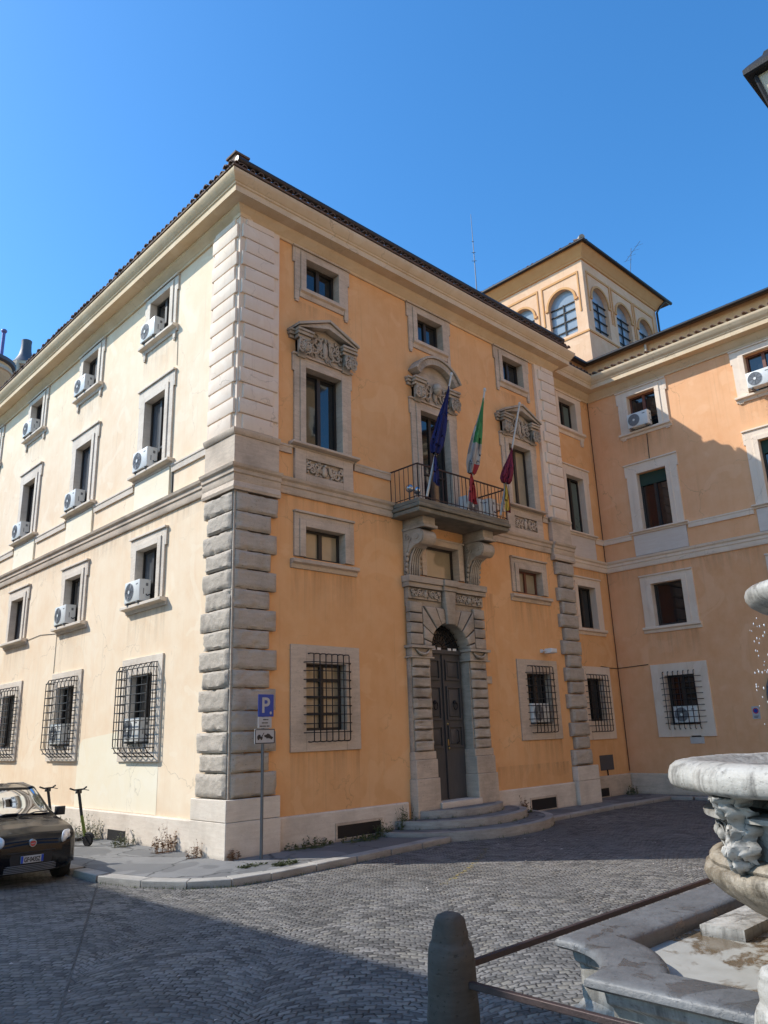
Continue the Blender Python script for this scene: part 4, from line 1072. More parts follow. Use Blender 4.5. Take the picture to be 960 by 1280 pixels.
# ------------------------------------------------------------------ roof tower
tow = thing('roof_tower', 'square rooftop tower with arched windows and overhanging tiled roof', 'tower', (18.2, 1.5, 16))
TX = Fr(18.2, 1.5, 1, 0, 0, -1); TY = Fr(18.2, 1.5, 0, 1, -1, 0); TW, TD = 6.6, 6.5
def tower_side(F, L, n, first, pitch, beg=0):
    mb = MB(); zsill, zsp, r = 18.45, 20.05, .66
    cs = [first + pitch * k for k in range(n)]
    # front skin with arched holes, built column by column
    xs = 0
    ed = [beg] + [v for c in cs for v in (c - r, c + r)] + [L]
    for a, b in zip(ed[::2], ed[1::2]): mb.box(F, a, b, -.3, 0, 15.5, 22.0)
    for c in cs:
        mb.box(F, c - r, c + r, -.3, 0, 15.5, zsill)
        N = 14
        for k in range(N):
            a0, a1 = PI * k / N, PI * (k + 1) / N
            mb.prism(F, [(c + r * math.cos(a0), zsp + r * math.sin(a0)), (c + r * math.cos(a0), 22.0), (c + r * math.cos(a1), 22.0), (c + r * math.cos(a1), zsp + r * math.sin(a1))], -.3, 0)
    mb.obj('tower_wall', 'stucco_tower', tow, 0)
    mb = MB()
    for c in cs:
        for k in range(14):
            a0, a1 = PI * k / 14, PI * (k + 1) / 14
            mb.prism(F, [(c + r * math.cos(a0), zsp + r * math.sin(a0)), (c + (r + .1) * math.cos(a0), zsp + (r + .1) * math.sin(a0)), (c + (r + .1) * math.cos(a1), zsp + (r + .1) * math.sin(a1)), (c + r * math.cos(a1), zsp + r * math.sin(a1))], -.01, .05)
        mb.box(F, c - r - .16, c - r, -.01, .06, zsp - .1, zsp); mb.box(F, c + r, c + r + .16, -.01, .06, zsp - .1, zsp)
        # sunk panel border above the arch
        mb.box(F, c - .95, c + .95, -.01, .035, 21.15, 21.25) 
        mb.box(F, c - .95, c - .89, -.01, .035, 19.3, 21.15); mb.box(F, c + .89, c + .95, -.01, .035, 19.3, 21.15)
    mb.box(F, -.03 if not beg else .0, L - .001, -.01, .035 if beg else .04, 18.25, 18.33)
    mb.obj('arch_moulding', 'tower_under', tow, 35)
    for c in cs:
        mb = MB()
        for q in (18.75, 19.2, 19.65, 20.0): mb.box(F, c - r, c + r, -.16, -.12, q - .02, q + .02)
        mb.box(F, c - .025, c + .025, -.16, -.12, zsill, 20.05)
        w_ = mb.obj('window', 'iron', tow, 0)
        mb = MB(); mb.add([F(c - r, -.18, zsill)] + [F(c + r * math.cos(PI - PI * k / 14), -.18, zsp + r * math.sin(PI * k / 14)) for k in range(15)] + [F(c + r, -.18, zsill)], [tuple(range(17))])
        mb.obj('pane', 'tower_glass', w_, 0)
tower_side(TX, TW, 3, 1.2, 2.02); tower_side(TY, TD, 3, 1.18, 2.1, .301)
mb = MB(); mb.box(WORLD, 18.6, 24.8, 7.7, 8.0, 15.5, 22); mb.box(WORLD, 24.5, 24.8, 1.5, 7.7, 15.5, 22) if False else mb.box(WORLD, 24.5, 24.79, 1.81, 7.69, 15.5, 22); mb.obj('rear_wall', 'stucco_tower', tow, 0)
mb = MB(); pth = [(18.2, 8.0), (18.2, 1.5), (24.8, 1.5), (24.8, 8.0)]
mb.sweep(pth, [(0, 21.7), (.06, 21.72), (.08, 21.8), (.14, 21.86), (.18, 22.0), (.36, 22.22), (.36, 22.27), (0, 22.27)])
mb.obj('tower_cornice', 'tower_under', tow, 30)
tr_ = roof_hip(17.8, 25.75, 1.1, 8.5, 22.33, 1.5, 3.6).obj('roof', 'roof_tile', tow, 0)
mb = MB(); tile_row(mb, (17.78, 1.2, 22.36), (17.78, 8.4, 22.36), (-1, 0, 0), pitch=.24); tile_row(mb, (17.9, 1.08, 22.36), (25.7, 1.08, 22.36), (0, -1, 0), pitch=.24); mb.obj('eaves_tile', 'roof_tile', tr_, 50)
mb = MB(); mb.tube([(17.76, 8.4, 22.3), (17.76, 1.06, 22.3), (25.72, 1.06, 22.3)], .085, 8); mb.tube([(25.2, 1.1, 22.25), (24.95, 1.3, 21.9), (24.8, 1.42, 21.6), (24.8, 1.42, 17)], .05, 6); mb.obj('gutter', 'gutter', tr_, 50)
mb = MB(); mb.tube([(17.82, 1.12, 22.45), (18.4, 1.7, 22.68)], [.13, .12], 10); mb.obj('ridge_end', 'travertine_dark', tr_, 50)

def antenna(name, label, base, h, arms, group=None):
    o = thing(name, label, 'antenna', base, group); x, y, z = base
    mb = MB(); mb.tube([(x, y, z), (x + .02, y, z + h * .55), (x, y, z + h)], [.03, .022, .01], 6); mb.obj('mast', 'pole_grey', o, 60)
    mb = MB()
    for q, L in arms: mb.tube([(x - L * .7, y + L * .7, z + h * q), (x + L * .7, y - L * .7, z + h * q)], .012, 5)
    mb.obj('element', 'pole_grey', o, 60)
antenna('roof_antenna', 'tall thin aerial mast rising behind the palazzo eaves', (13.95, 4, 16.6), 6.7, [(.66, .10), (.72, .08), (.8, .05)])
a_ = thing('television_aerial', 'small tilted television aerial on the tower roof', 'antenna', (22.6, 1.5, 22.5))
mb = MB(); mb.tube([(22.6, 1.5, 22.5), (22.95, 1.4, 24.4)], .014, 5); mb.obj('mast', 'pole_grey', a_, 60)
mb = MB(); mb.tube([(22.6, 1.6, 23.6), (23.6, 1.2, 25.0)], .011, 5)
for k in range(4): mb.tube([(22.7 + .25 * k, 1.75 - .1 * k, 23.7 + .35 * k), (22.8 + .25 * k, 1.35 - .1 * k, 23.7 + .35 * k)], .006, 4)
mb.obj('element', 'pole_grey', a_, 60)

# ------------------------------------------------------------------ entrance steps
st = thing('entrance_steps', 'three rounded stone steps in front of the palazzo door', 'steps', (PC, -.2, 0))
mb = None
for k, (rx, ry, z0, z1) in enumerate(((2.72, 2.05, -.02, .19), (2.1, 1.42, .19, .35), (1.5, .82, .35, .51))):
    n = 44; cyy = .1
    def el(f, z): return [(PC + .02 + rx * f * math.cos(a) , cyy + ry * f * math.sin(a), z) for a in [PI + PI * i / n for i in range(n + 1)]]
    mb = MB()
    o1, o2, i2 = el(1, z0), el(1, z1), [(x + (PC - x) * .17 / rx, y + (cyy - y) * .2 / ry, z) for x, y, z in el(1, z1)]
    mb.rings([o1, o2, i2, [(x, y, z0) for x, y, z in i2]][0:3], False, False)
    rim = mb.obj('step', 'kerb_stone', st, 40)
    mb = MB(); mb.add([(x, y, z1 - .006) for x, y, z in i2], [tuple(range(n + 1))]); mb.obj('tread', 'asphalt', rim, 0)

# ------------------------------------------------------------------ air conditioners
ac0 = thing('air_conditioner', 'x', 'air conditioner', (0, 0, 0), 'air conditioning units on the windowsills')
AF = Fr(0, 0, 0, 1, -1, 0)   # faces -x
mb = MB(); mb.rblock(AF, -.39, .39, .04, .56, 0, .28, .02); mb.obj('casing', 'ac_white', ac0, 30)
mb = MB(); mb.disc(AF, .13, .3, .215, .284, 28); fan_ = mb.obj('fan', 'ac_fan', ac0, 0)
mb = MB()
for r_ in (.06, .1, .14, .18, .215): mb.tube([AF(.13 + r_ * math.cos(2 * PI * k / 20), .292, .3 + r_ * math.sin(2 * PI * k / 20)) for k in range(21)], .004, 4)
for k in range(8): mb.tube([AF(.13, .292, .3), AF(.13 + .215 * math.cos(k * PI / 4), .292, .3 + .215 * math.sin(k * PI / 4))], .004, 4)
mb.obj('fan_guard', 'ac_grey', ac0, 0)
mb = MB(); mb.disc(AF, .13, .3, .045, .2965, 12); mb.obj('fan_hub', 'ac_white', ac0, 0)
mb = MB(); mb.box(AF, -.3, -.2, .281, .283, .44, .47); mb.box(AF, -.3925, -.391, .06, .12, .40, .47); mb.box(AF, -.3925, -.391, .16, .18, .2, .34); mb.obj('badge', 'ac_grey', ac0, 0)
mb = MB(); mb.tube([AF(-.39, .1, .2), AF(-.44, .1, .16), AF(-.45, .02, .2), AF(-.42, -.2, .3)], .014, 5); mb.obj('hose', 'iron', ac0, 60)
mb = MB()
for e in (-.28, .28): mb.box(AF, e - .03, e + .03, -.1, .29, 0, .04)
mb.obj('foot', 'ac_grey', ac0, 0)
acs = []
def lacs(i, z, txt, ds=.34, dx=.0): acs.append(((.20 + dx, LC[i] + ds, z), 0, txt))
lacs(0, 5.425, 'white air conditioner on the middle-floor sill of the side street, nearest the corner')
lacs(1, 5.425, 'white air conditioner on the middle-floor sill of the side street, second window from the corner')
lacs(0, 8.805, 'white air conditioner on the tall main-floor side window nearest the corner')
lacs(1, 8.805, 'white air conditioner on the tall main-floor side window, second from the corner')
lacs(2, 8.805, 'white air conditioner on the tall main-floor side window, third from the corner')
lacs(0, 12.485, 'white air conditioner under the eaves on the top side window nearest the corner')
lacs(1, 12.485, 'white air conditioner under the eaves on the top side window second from the corner')
lacs(2, 12.485, 'white air conditioner under the eaves on the top side window third from the corner')
lacs(0, 2.21, 'air conditioner inside the iron cage of the ground side window nearest the corner', .1, .05)
lacs(1, 2.21, 'air conditioner inside the iron cage of the second ground side window', .1, .05)
acs.append(((15.93, -1.33, 12.31), 0, 'white air conditioner in the shaded top wing window by the inner corner'))
acs.append(((15.85, -5.55, 12.31), 0, 'white air conditioner in the sunlit top window of the wing'))
acs.append(((16.17, -1.50, 2.21), 0, 'air conditioner behind the bars of the ground window of the wing'))
acs.append(((10.30, .31, 2.36), PI / 2, 'air conditioner behind the bars of the ground window right of the door'))
acs.append(((7.35, -.22, 7.775), PI / 2, 'white air conditioner standing on the balcony floor behind the railing'))
for k, (loc, rz, txt) in enumerate(acs):
    if k == 0: ac0.location = loc; ac0['label'] = txt
    else: dup(ac0, loc, rz, txt)
b2 = dup(ac0, (7.95, -.32, 7.775), 0.0, 'grey louvred air conditioner side-on at the right end of the balcony')

# ------------------------------------------------------------------ flags on the balcony
def pt(a, b, t_): return Vector(a).lerp(Vector(b), t_)
def flag(name, label, base, tip, mats, ang_mat, t_top, t_bot, wid, tail, seed):
    o = thing(name, label, 'flag', base, 'flags leaning out over the balcony')
    mb = MB(); mb.tube([base, tip], [.032, .024], 8); mb.ball(tip, .04, 8, 6, (1, 1, 1.5)); mb.obj('pole', 'pole_white', o, 60)
    rr = random.Random(seed); mb = MB(); n = 40; m = 26
    ax = (Vector(tip) - Vector(base)).normalized(); side = ax.cross(Vector((0, 0, 1))).normalized(); dn = side.cross(ax).normalized()
    if dn.z > 0: dn = -dn
    rows = []
    ph = rr.uniform(0, 6)
    for i in range(m + 1):
        q = i / m; t_ = t_top + (t_bot - t_top) * q
        c = pt(base, tip, t_) + Vector((0, 0, -1)) * (wid * .5 * q ** 1.3) + side * (wid * .55 * q ** 1.2)
        if q > .82: pass
        r = .028 + wid * .86 * (math.sin(min(q * 1.08, 1) * PI * .56) ** 1.7)
        if q > .9: r *= 1 - (q - .9) * 3.2
        row = []
        for k in range(n):
            a = 2 * PI * k / n
            pl = 1 + .30 * math.sin(5 * a + ph + 1.5 * q) * min(1, q * 2.2) + .12 * math.sin(11 * a - 3 * q + ph)
            v = c + side * (math.cos(a) * r * pl * .95) + dn * (math.sin(a) * r * pl * .75)
            row.append(tuple(v))
        rows.append(row)
    off = 0
    for i in range(m):
        for k in range(n):
            mb.cur = ang_mat((k + .5) / n, i / m)
            j = (k + 1) % n
            mb.add([rows[i][k], rows[i][j], rows[i + 1][j], rows[i + 1][k]], [(0, 1, 2, 3)])
    # tail hanging from the gather
    g = Vector(rows[-1][0]) * 0
    for v in rows[-1]: g += Vector(v) / n
    prev = None
    for i in range(9):
        q = i / 8; row = []
        w = .05 + tail[1] * (q ** .6)
        for k in range(15):
            e = k / 14 - .5
            row.append(tuple(g + side * (e * 2 * w) + Vector((0, 0, -tail[0] * q - .06 * abs(math.sin(5 * e))* q)) + dn * (.05 * math.sin(e * 17 + 2 * q) * min(1, q * 3))))
        if prev:
            for k in range(14):
                mb.cur = ang_mat(.25 + .5 * k / 14, 1.2)
                mb.add([prev[k], prev[k + 1], row[k + 1], row[k]], [(0, 1, 2, 3)])
        prev = row
    import bmesh
    cl = mb.obj('cloth', mats, o, 0)
    bm = bmesh.new(); bm.from_mesh(cl.data); bmesh.ops.remove_doubles(bm, verts=bm.verts, dist=.0006); bm.to_mesh(cl.data); bm.free()
    cl.data.polygons.foreach_set('use_smooth', [True] * len(cl.data.polygons))
    return o
FLAGS = True

def am_eu(u_, q): return 1 if (q > .9 and .3 < u_ < .37 and q < 1.1) else 0
def am_it(u_, q):
    if q > .86: return 2 if .15 < u_ < .85 else 1
    if q > .60: return 2 if .66 < u_ < .86 else 1
    return 1 if .66 < u_ < .95 else 0
def am_rm(u_, q): return 1 if q > 1 and u_ > .45 else 0
flag('flag', 'dark blue flag with a yellow star, leftmost of the three balcony flags', (4.93, -.93, 7.80), (5.30, -1.65, 10.93), ['flag_blue', 'flag_yellow'], am_eu, .90, .36, .17, (.75, .12), 2)
flag('flag', 'green, white and red striped flag hanging from the middle balcony pole', (6.46, -.93, 7.80), (6.62, -1.65, 10.90), ['flag_green', 'flag_white', 'flag_red'], am_it, .93, .30, .17, (.75, .13), 5)
flag('flag', 'dark red and yellow flag bunched low on the rightmost balcony pole', (7.84, -.93, 7.82), (8.15, -1.65, 10.93), ['flag_maroon', 'flag_yellow'], am_rm, .60, .30, .17, (.75, .12), 8)
for k, (x, lab) in enumerate(((4.86, 'shiny globe lamp at the left end of the balcony, outer of the pair'), (5.12, 'shiny globe lamp at the left end of the balcony, inner of the pair'))):
    o = thing('globe_lamp', lab, 'lamp', (x, -.42, 7.77), 'globe lamps on the balcony')
    mb = MB(); mb.tube([(x, -.42, 7.77), (x, -.42, 8.02)], .015, 6); mb.obj('stem', 'pole_grey', o, 60)
    mb = MB(); mb.ball((x, -.42, 8.12), .105, 16, 10); mb.obj('globe', 'globe', o, 60)
# security lamp on the front wall
o = thing('wall_floodlight', 'small white floodlight on a bracket right of the door', 'lamp', FR(10.72, 0, 4.4))
mb = MB(); mb.box(FR, 10.66, 10.74, 0, .05, 4.36, 4.46); mb.tube([FR(10.7, .03, 4.41), FR(10.7, .2, 4.41)], .02, 6); mb.obj('bracket', 'white_paint', o, 30)
mb = MB(); mb.rblock(FR, 10.72, 11.02, 4.34, 4.47, .12, .36, .03); mb.obj('head', 'white_paint', o, 40)

# ------------------------------------------------------------------ parking sign
SX, SY = .50, -.42
sg = thing('parking_sign', 'blue parking sign with two plates on a grey pole by the palazzo corner', 'sign', (SX, SY, .13))
mb = MB(); mb.tube([(SX, SY, .1), (SX + .01, SY, 2.95)], .03, 10); mb.obj('pole', 'pole_grey', sg, 60)
SA = R(6); SF = Fr(SX, SY - .04, math.cos(SA), math.sin(SA), math.sin(SA), -math.cos(SA))
def plate(name, s0, s1, z0, z1, m, par=sg):
    mb = MB(); mb.box(SF, s0, s1, -.015, .0, z0, z1); return mb.obj(name, m, par, 0, .006)
b = plate('parking_plate', -.14, .25, 2.63, 3.05, 'sign_blue')
text_mb('P', SF, -.05, 2.71, .40, .004, .2, .008).obj('letter', 'sign_white', b, 0)
mb = MB(); mb.disc(SF, .17, 2.70, .028, .004, 14); mb.obj('dot', 'sign_white', b, 0)
b = plate('hours_plate', -.14, .20, 2.42, 2.622, 'sign_white')
mb = MB()
for z, segs in ((2.575, ((-.02, .07), (.08, .11))), (2.515, ((-.05, .02), (.03, .1))), (2.455, ((-.1, -.03), (-.02, .05), (.07, .14)))):
    for a, e in segs: mb.box(SF, a, e, .001, .004, z - .009, z + .009)
mb.obj('lettering', 'sign_black', b, 0)
b = plate('tow_plate', -.22, .28, 2.13, 2.405, 'sign_white')
mb = MB(); mb.ring4(SF, (-.215, .275, 2.135, 2.40), (-.20, .26, 2.15, 2.385), .001, .004)
# tow truck lifting a car
mb.prism(SF, [(-.16, 2.225), (-.16, 2.27), (-.13, 2.3), (-.09, 2.3), (-.07, 2.26), (-.03, 2.26), (-.03, 2.225)], .001, .004)
mb.prism(SF, [(-.06, 2.26), (.0, 2.335), (.012, 2.33), (-.04, 2.26)], .001, .004)
mb.prism(SF, [(.01, 2.285), (.07, 2.30), (.10, 2.32), (.15, 2.30), (.19, 2.265), (.23, 2.25), (.23, 2.225), (.17, 2.22), (.02, 2.255)], .001, .004)
for a, z in ((-.13, 2.22), (-.06, 2.22), (.08, 2.245), (.19, 2.225)): mb.disc(SF, a, z, .02, .005, 12)
mb.obj('pictogram', 'sign_black', b, 0)

# ------------------------------------------------------------------ bollards, rails, fountain
BX, BY = -3.65, -8.80
BP = [(.0, -.05), (.215, -.05), (.213, .1), (.205, .3), (.197, .5), (.19, .60), (.183, .64), (.170, .67), (.158, .685), (.150, .70), (.146, .73), (.138, .78), (.124, .825), (.1, .852), (.06, .866), (.0, .87)]
def bollard(loc, label, m):
    BQ = [(r_ * .91, z_ * 1.09) for r_, z_ in BP]; BQ = [(a[0] + (b[0] - a[0]) * q / 3, a[1] + (b[1] - a[1]) * q / 3) for a, b in zip(BQ, BQ[1:]) for q in range(3)] + [BQ[-1]]
    mb = MB(); mb.lathe(BQ, loc, 48, lambda a: 1 + .012 * math.sin(3 * a + loc[0]) + .008 * math.sin(7 * a))
    mb.rough(.012, 6).rough(.006, 19)
    return tag(mb.obj('stone_bollard', m, None, 60), label, 'bollard', 'stone bollards round the fountain')
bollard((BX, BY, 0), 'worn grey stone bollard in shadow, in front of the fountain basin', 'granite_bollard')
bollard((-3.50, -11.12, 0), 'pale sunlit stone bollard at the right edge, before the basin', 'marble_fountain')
mb = MB()
def bar(mb, a, b, w=.028, h=.022):
    a, b = Vector(a), Vector(b); d = (b - a).normalized(); n = Vector((-d.y, d.x, 0))
    mb.rings([[tuple(p - n * w - Vector((0, 0, h))), tuple(p + n * w - Vector((0, 0, h))), tuple(p + n * w * .8 + Vector((0, 0, h))), tuple(p - n * w * .8 + Vector((0, 0, h)))] for p in (a, b)])
bar(mb, (BX + .12, BY + .02, .555), (3.2, BY + .02, .565))
tag(mb.obj('iron_rail', 'rust_iron', None, 30, .006), 'rusty iron rail running back from the dark bollard behind the basin', 'rail', 'iron rails between the bollards')
mb = MB(); bar(mb, (BX + .0, BY - .12, .50), (-3.52, -11.0, .46))
tag(mb.obj('iron_rail', 'rust_iron', None, 30, .006), 'rusty iron rail running forward from the dark bollard before the basin', 'rail', 'iron rails between the bollards')

fo = thing('fountain', 'weathered marble fountain with low basin, carved pedestal and thick rimmed bowls', 'fountain', (-1.07, -11.15, 0))
FX, FY, FH = -1.07, -11.15, 2.2
def basin(off, rn, n=9):
    """square plan with concave quarter-circle corners, offset inward by off"""
    h = FH - off; P = []
    for sx, sy, a0 in ((-1, 1, 0), (1, 1, -90), (1, -1, -180), (-1, -1, -270)):
        cx, cy = FX + sx * (FH + .0), FY + sy * (FH + .0)
        r = rn + off
        A0 = math.asin(min(1, off / r)); 
        for k in range(n + 1):
            a = R(a0) - A0 - (PI / 2 - 2 * A0) * k / n if False else None
        # arc from the edge perpendicular to y to the edge perpendicular to x
        if sx == -1 and sy == 1: aa = [(-A0) - (PI / 2 - 2 * A0) * k / n for k in range(n + 1)]       # from +x dir to -y dir
        elif sx == 1 and sy == 1: aa = [(-PI / 2 - A0) - (PI / 2 - 2 * A0) * k / n for k in range(n + 1)]
        elif sx == 1 and sy == -1: aa = [(PI - A0) - (PI / 2 - 2 * A0) * k / n for k in range(n + 1)]
        else: aa = [(PI / 2 - A0) - (PI / 2 - 2 * A0) * k / n for k in range(n + 1)]
        if sx == 1 and sy == 1: pass
        pts = [(cx + r * math.cos(a), cy + r * math.sin(a)) for a in aa]
        P.append(pts)
    # order so the outline runs one way round: NW(reversed), NE, SE, SW
    out = []
    NW, NE, SE, SW = P
    out += NW[::-1] + NE[::-1] + SE[::-1] + SW[::-1]
    return out
def bas_ring(off, z, rn=.74): return [(x, y, z) for x, y in basin(off, rn)]
mb = MB()
mb.rings([bas_ring(.06, -.02), bas_ring(.06, .10), bas_ring(.10, .12), bas_ring(.13, .16), bas_ring(.13, .40), bas_ring(.10, .43), bas_ring(.09, .50), bas_ring(.07, .515)], True, False)
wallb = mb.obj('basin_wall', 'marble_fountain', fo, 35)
mb = MB()
mb.rings([bas_ring(.08, .512), bas_ring(.02, .518), bas_ring(-.012, .54), bas_ring(-.005, .575), bas_ring(.02, .597), bas_ring(.06, .605), bas_ring(.40, .598), bas_ring(.45, .585), bas_ring(.47, .56), bas_ring(.48, .44)], True, False)
mb.obj('basin_rim', 'basalt', fo, 50)
mb = MB(); mb.add(bas_ring(.46, .468), [tuple(range(len(bas_ring(.46, 0))))]); mb.obj('basin_floor', 'basin_floor', fo, 0)
def lob(a):   # slight lobes with notches on the diagonals
    t_ = abs(((a + PI / 4) % (PI / 2)) - PI / 4) / (PI / 4)
    return 1 - .07 * max(0, t_ - .55) ** 1.0 / .45 * .9
def lob2(a):
    t_ = abs(((a + PI / 4) % (PI / 2)) - PI / 4) / (PI / 4)
    return 1 + .02 * t_
cfo = (FX, FY, 0)
mb = MB(); mb.lathe([(1.0, .46), (1.0, .56), (.96, .58), (.8, .60), (.72, .62), (.72, .66), (.80, .70), (.95, .76), (1.13, .86), (1.28, .96), (1.37, 1.05), (1.39, 1.11), (1.37, 1.155), (1.33, 1.175), (1.335, 1.185), (1.34, 1.2), (1.31, 1.235), (1.25, 1.255), (1.22, 1.26)], cfo, 96, lob2)
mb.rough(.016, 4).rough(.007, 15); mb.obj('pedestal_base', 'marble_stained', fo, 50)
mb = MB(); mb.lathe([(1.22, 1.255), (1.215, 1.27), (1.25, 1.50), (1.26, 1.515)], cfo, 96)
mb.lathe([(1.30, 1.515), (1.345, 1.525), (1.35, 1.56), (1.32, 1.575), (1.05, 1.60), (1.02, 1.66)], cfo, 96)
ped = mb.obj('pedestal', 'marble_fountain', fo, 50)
# circle mouldings on the panels
mb = MB()
def onped(a, z, rr): q = 1.225 + (z - 1.26) * .14 + rr; return (FX + q * math.cos(a), FY + q * math.sin(a), z)
for ac in [R(q) for q in (112, 126, 172, 186, 200)]:
    mb = MB()
    for r_, th in ((.085, .013), (.055, .0)):
        if th: mb.tube([onped(ac + r_ * math.cos(2 * PI * k / 20) / 1.24, 1.385 + r_ * math.sin(2 * PI * k / 20), .006) for k in range(21)], th, 6)
    mb.ball(onped(ac, 1.385, -.01), .06, 10, 6)
    for e in (-1, 1): mb.tube([onped(ac + e * .11, 1.28, .004), onped(ac + e * .11, 1.49, .004)], .012, 5)
    mb.tube([onped(ac - .11, 1.49, .004), onped(ac + .11, 1.49, .004)], .012, 5)
    mb.obj('panel_moulding', 'marble_fountain', ped, 60)
# leafy brackets on the diagonals: a carved, ridged leaf sheet
from mathutils import noise as mno
for k in range(4):
    a = R(45 + 90 * k) + R(14); mb = MB(); ca, sa = math.cos(a), math.sin(a)
    def bp(r_, t_, z): return (FX + r_ * ca - t_ * sa, FY + r_ * sa + t_ * ca, z)
    prof = [(1.26, 1.13), (1.33, 1.17), (1.40, 1.23), (1.44, 1.31), (1.41, 1.40), (1.37, 1.48), (1.40, 1.56), (1.46, 1.64), (1.47, 1.71), (1.38, 1.73)]
    wd = [.03, .06, .09, .11, .105, .115, .135, .15, .14, .12]
    NA, NB = 54, 34; rows = []
    for i_ in range(NA + 1):
        q = i_ / NA * (len(prof) - 1); b0 = min(int(q), len(prof) - 2); fq = q - b0
        r_, z = [prof[b0][m_] + (prof[b0 + 1][m_] - prof[b0][m_]) * fq for m_ in (0, 1)]; w_ = wd[b0] + (wd[b0 + 1] - wd[b0]) * fq
        w_ *= 1 + .16 * math.sin(q * 4.1)           # lobed leaf edge
        row = []
        for j_ in range(NB + 1):
            e = j_ / NB * 2 - 1
            rid = .040 * abs(math.sin(e * 5.2 + .5 * math.sin(q * 2.6))) + .026 * mno.noise((e * 3.5 + k * 7, q * 2.2, 3.1)) + .012 * math.sin(q * 4.1 + 3.5 * abs(e)) + .010 * mno.noise((e * 9, q * 6, k * 5))
            hole = mno.noise((e * 3.5 + 11, q * 1.7 + k, 8.)); rid -= .035 * min(1, max(0, (hole - .2) * 8))
            row.append(bp(r_ - .20 * abs(e) ** 2.2 + rid + .03, e * w_, z + .02 * mno.noise((e * 5, q * 5, 1.))))
        rows.append(row)
    n_ = NB + 1
    mb.add([p for r_ in rows for p in r_], [(i_ * n_ + j_, i_ * n_ + j_ + 1, (i_ + 1) * n_ + j_ + 1, (i_ + 1) * n_ + j_) for i_ in range(NA) for j_ in range(NB)])
    mb.obj('leaf_bracket', 'marble_leaf', ped, 60)
BR_ = 1.60
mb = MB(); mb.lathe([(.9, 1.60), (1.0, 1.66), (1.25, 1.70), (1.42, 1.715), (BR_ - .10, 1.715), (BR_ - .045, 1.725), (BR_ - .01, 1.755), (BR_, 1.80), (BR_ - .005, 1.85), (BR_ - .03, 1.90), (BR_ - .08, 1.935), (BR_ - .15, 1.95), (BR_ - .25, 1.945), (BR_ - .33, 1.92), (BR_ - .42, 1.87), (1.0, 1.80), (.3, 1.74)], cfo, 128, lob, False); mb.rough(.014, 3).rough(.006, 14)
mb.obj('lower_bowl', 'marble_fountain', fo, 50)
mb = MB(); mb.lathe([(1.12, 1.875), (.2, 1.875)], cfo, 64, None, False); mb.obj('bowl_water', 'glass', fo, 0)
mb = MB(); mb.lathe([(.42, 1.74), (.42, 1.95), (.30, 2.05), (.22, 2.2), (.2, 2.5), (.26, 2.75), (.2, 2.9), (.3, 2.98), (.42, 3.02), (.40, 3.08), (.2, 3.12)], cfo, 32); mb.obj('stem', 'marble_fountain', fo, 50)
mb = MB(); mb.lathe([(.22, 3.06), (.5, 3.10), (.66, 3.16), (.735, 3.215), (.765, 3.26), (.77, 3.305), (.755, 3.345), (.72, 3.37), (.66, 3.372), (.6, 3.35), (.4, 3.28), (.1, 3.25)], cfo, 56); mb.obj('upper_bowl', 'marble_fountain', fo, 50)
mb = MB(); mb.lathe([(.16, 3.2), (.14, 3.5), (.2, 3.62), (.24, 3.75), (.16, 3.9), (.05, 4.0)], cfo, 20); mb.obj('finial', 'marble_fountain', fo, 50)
# shallow block in the basin
mb = MB(); mb.rblock(Fr(-.75, -9.75, 1, 0, 0, 1), -.5, .55, .45, .56, -.2, .2, .03); mb.obj('plinth_block', 'marble_fountain', fo, 40)
rd = random.Random(12); mb = MB()
for k in range(110):
    a = R(rd.uniform(95, 175)); q = rd.uniform(.66, .8); mb.ball((FX + q * math.cos(a), FY + q * math.sin(a), rd.uniform(1.95, 3.1)), rd.uniform(.0025, .006), 6, 4, (1, 1, 2.2))
o = mb.obj('water_drops', 'lens', None, 60); tag(o, 'falling water drops below the upper fountain bowl', 'water', kind='stuff')

# ------------------------------------------------------------------ street lantern at the top right
LX, LY = -3.70, -12.20
la = thing('street_lantern', 'black rimmed lantern on a post, cut by the top right edge', 'street lamp', (LX, LY, 0))
th = 0.
LF_ = Fr(LX, LY, math.cos(th), math.sin(th), -math.sin(th), math.cos(th))
mb = MB(); mb.tube([(LX, LY, 0), (LX, LY, .6), (LX, LY, .62), (LX, LY, 5.3), (LX, LY, 5.55)], [.11, .1, .06, .045, .03], 12); mb.obj('post', 'iron', la, 50)
def sq(h, z): return [LF_(-h, -h, z), LF_(h, -h, z), LF_(h, h, z), LF_(-h, h, z)]
mb = MB(); mb.rings([sq(.25, 6.12), sq(.262, 6.13), sq(.262, 6.165), sq(.235, 6.20), sq(.16, 6.28), sq(.15, 6.31), sq(.06, 6.38), sq(.02, 6.45)]); mb.ring4(LF_, (-.2, .2, 0, 1), (-.19, .19, 0, .5), 0, 0) if False else None
mb.obj('lantern_roof', 'iron', la, 30)
mb = MB(); mb.rings([sq(.11, 5.6), sq(.20, 6.10), sq(.20, 6.118)]); mb.obj('lantern_glass', 'lamp_glass', la, 0)
mb = MB()
for e, f_ in ((-1, -1), (1, -1), (1, 1), (-1, 1)): mb.tube([LF_(e * .115, f_ * .115, 5.58), LF_(e * .208, f_ * .208, 6.12)], .014, 5)
mb.rings([sq(.13, 5.55), sq(.13, 5.6)]); mb.obj('lantern_frame', 'iron', la, 30)

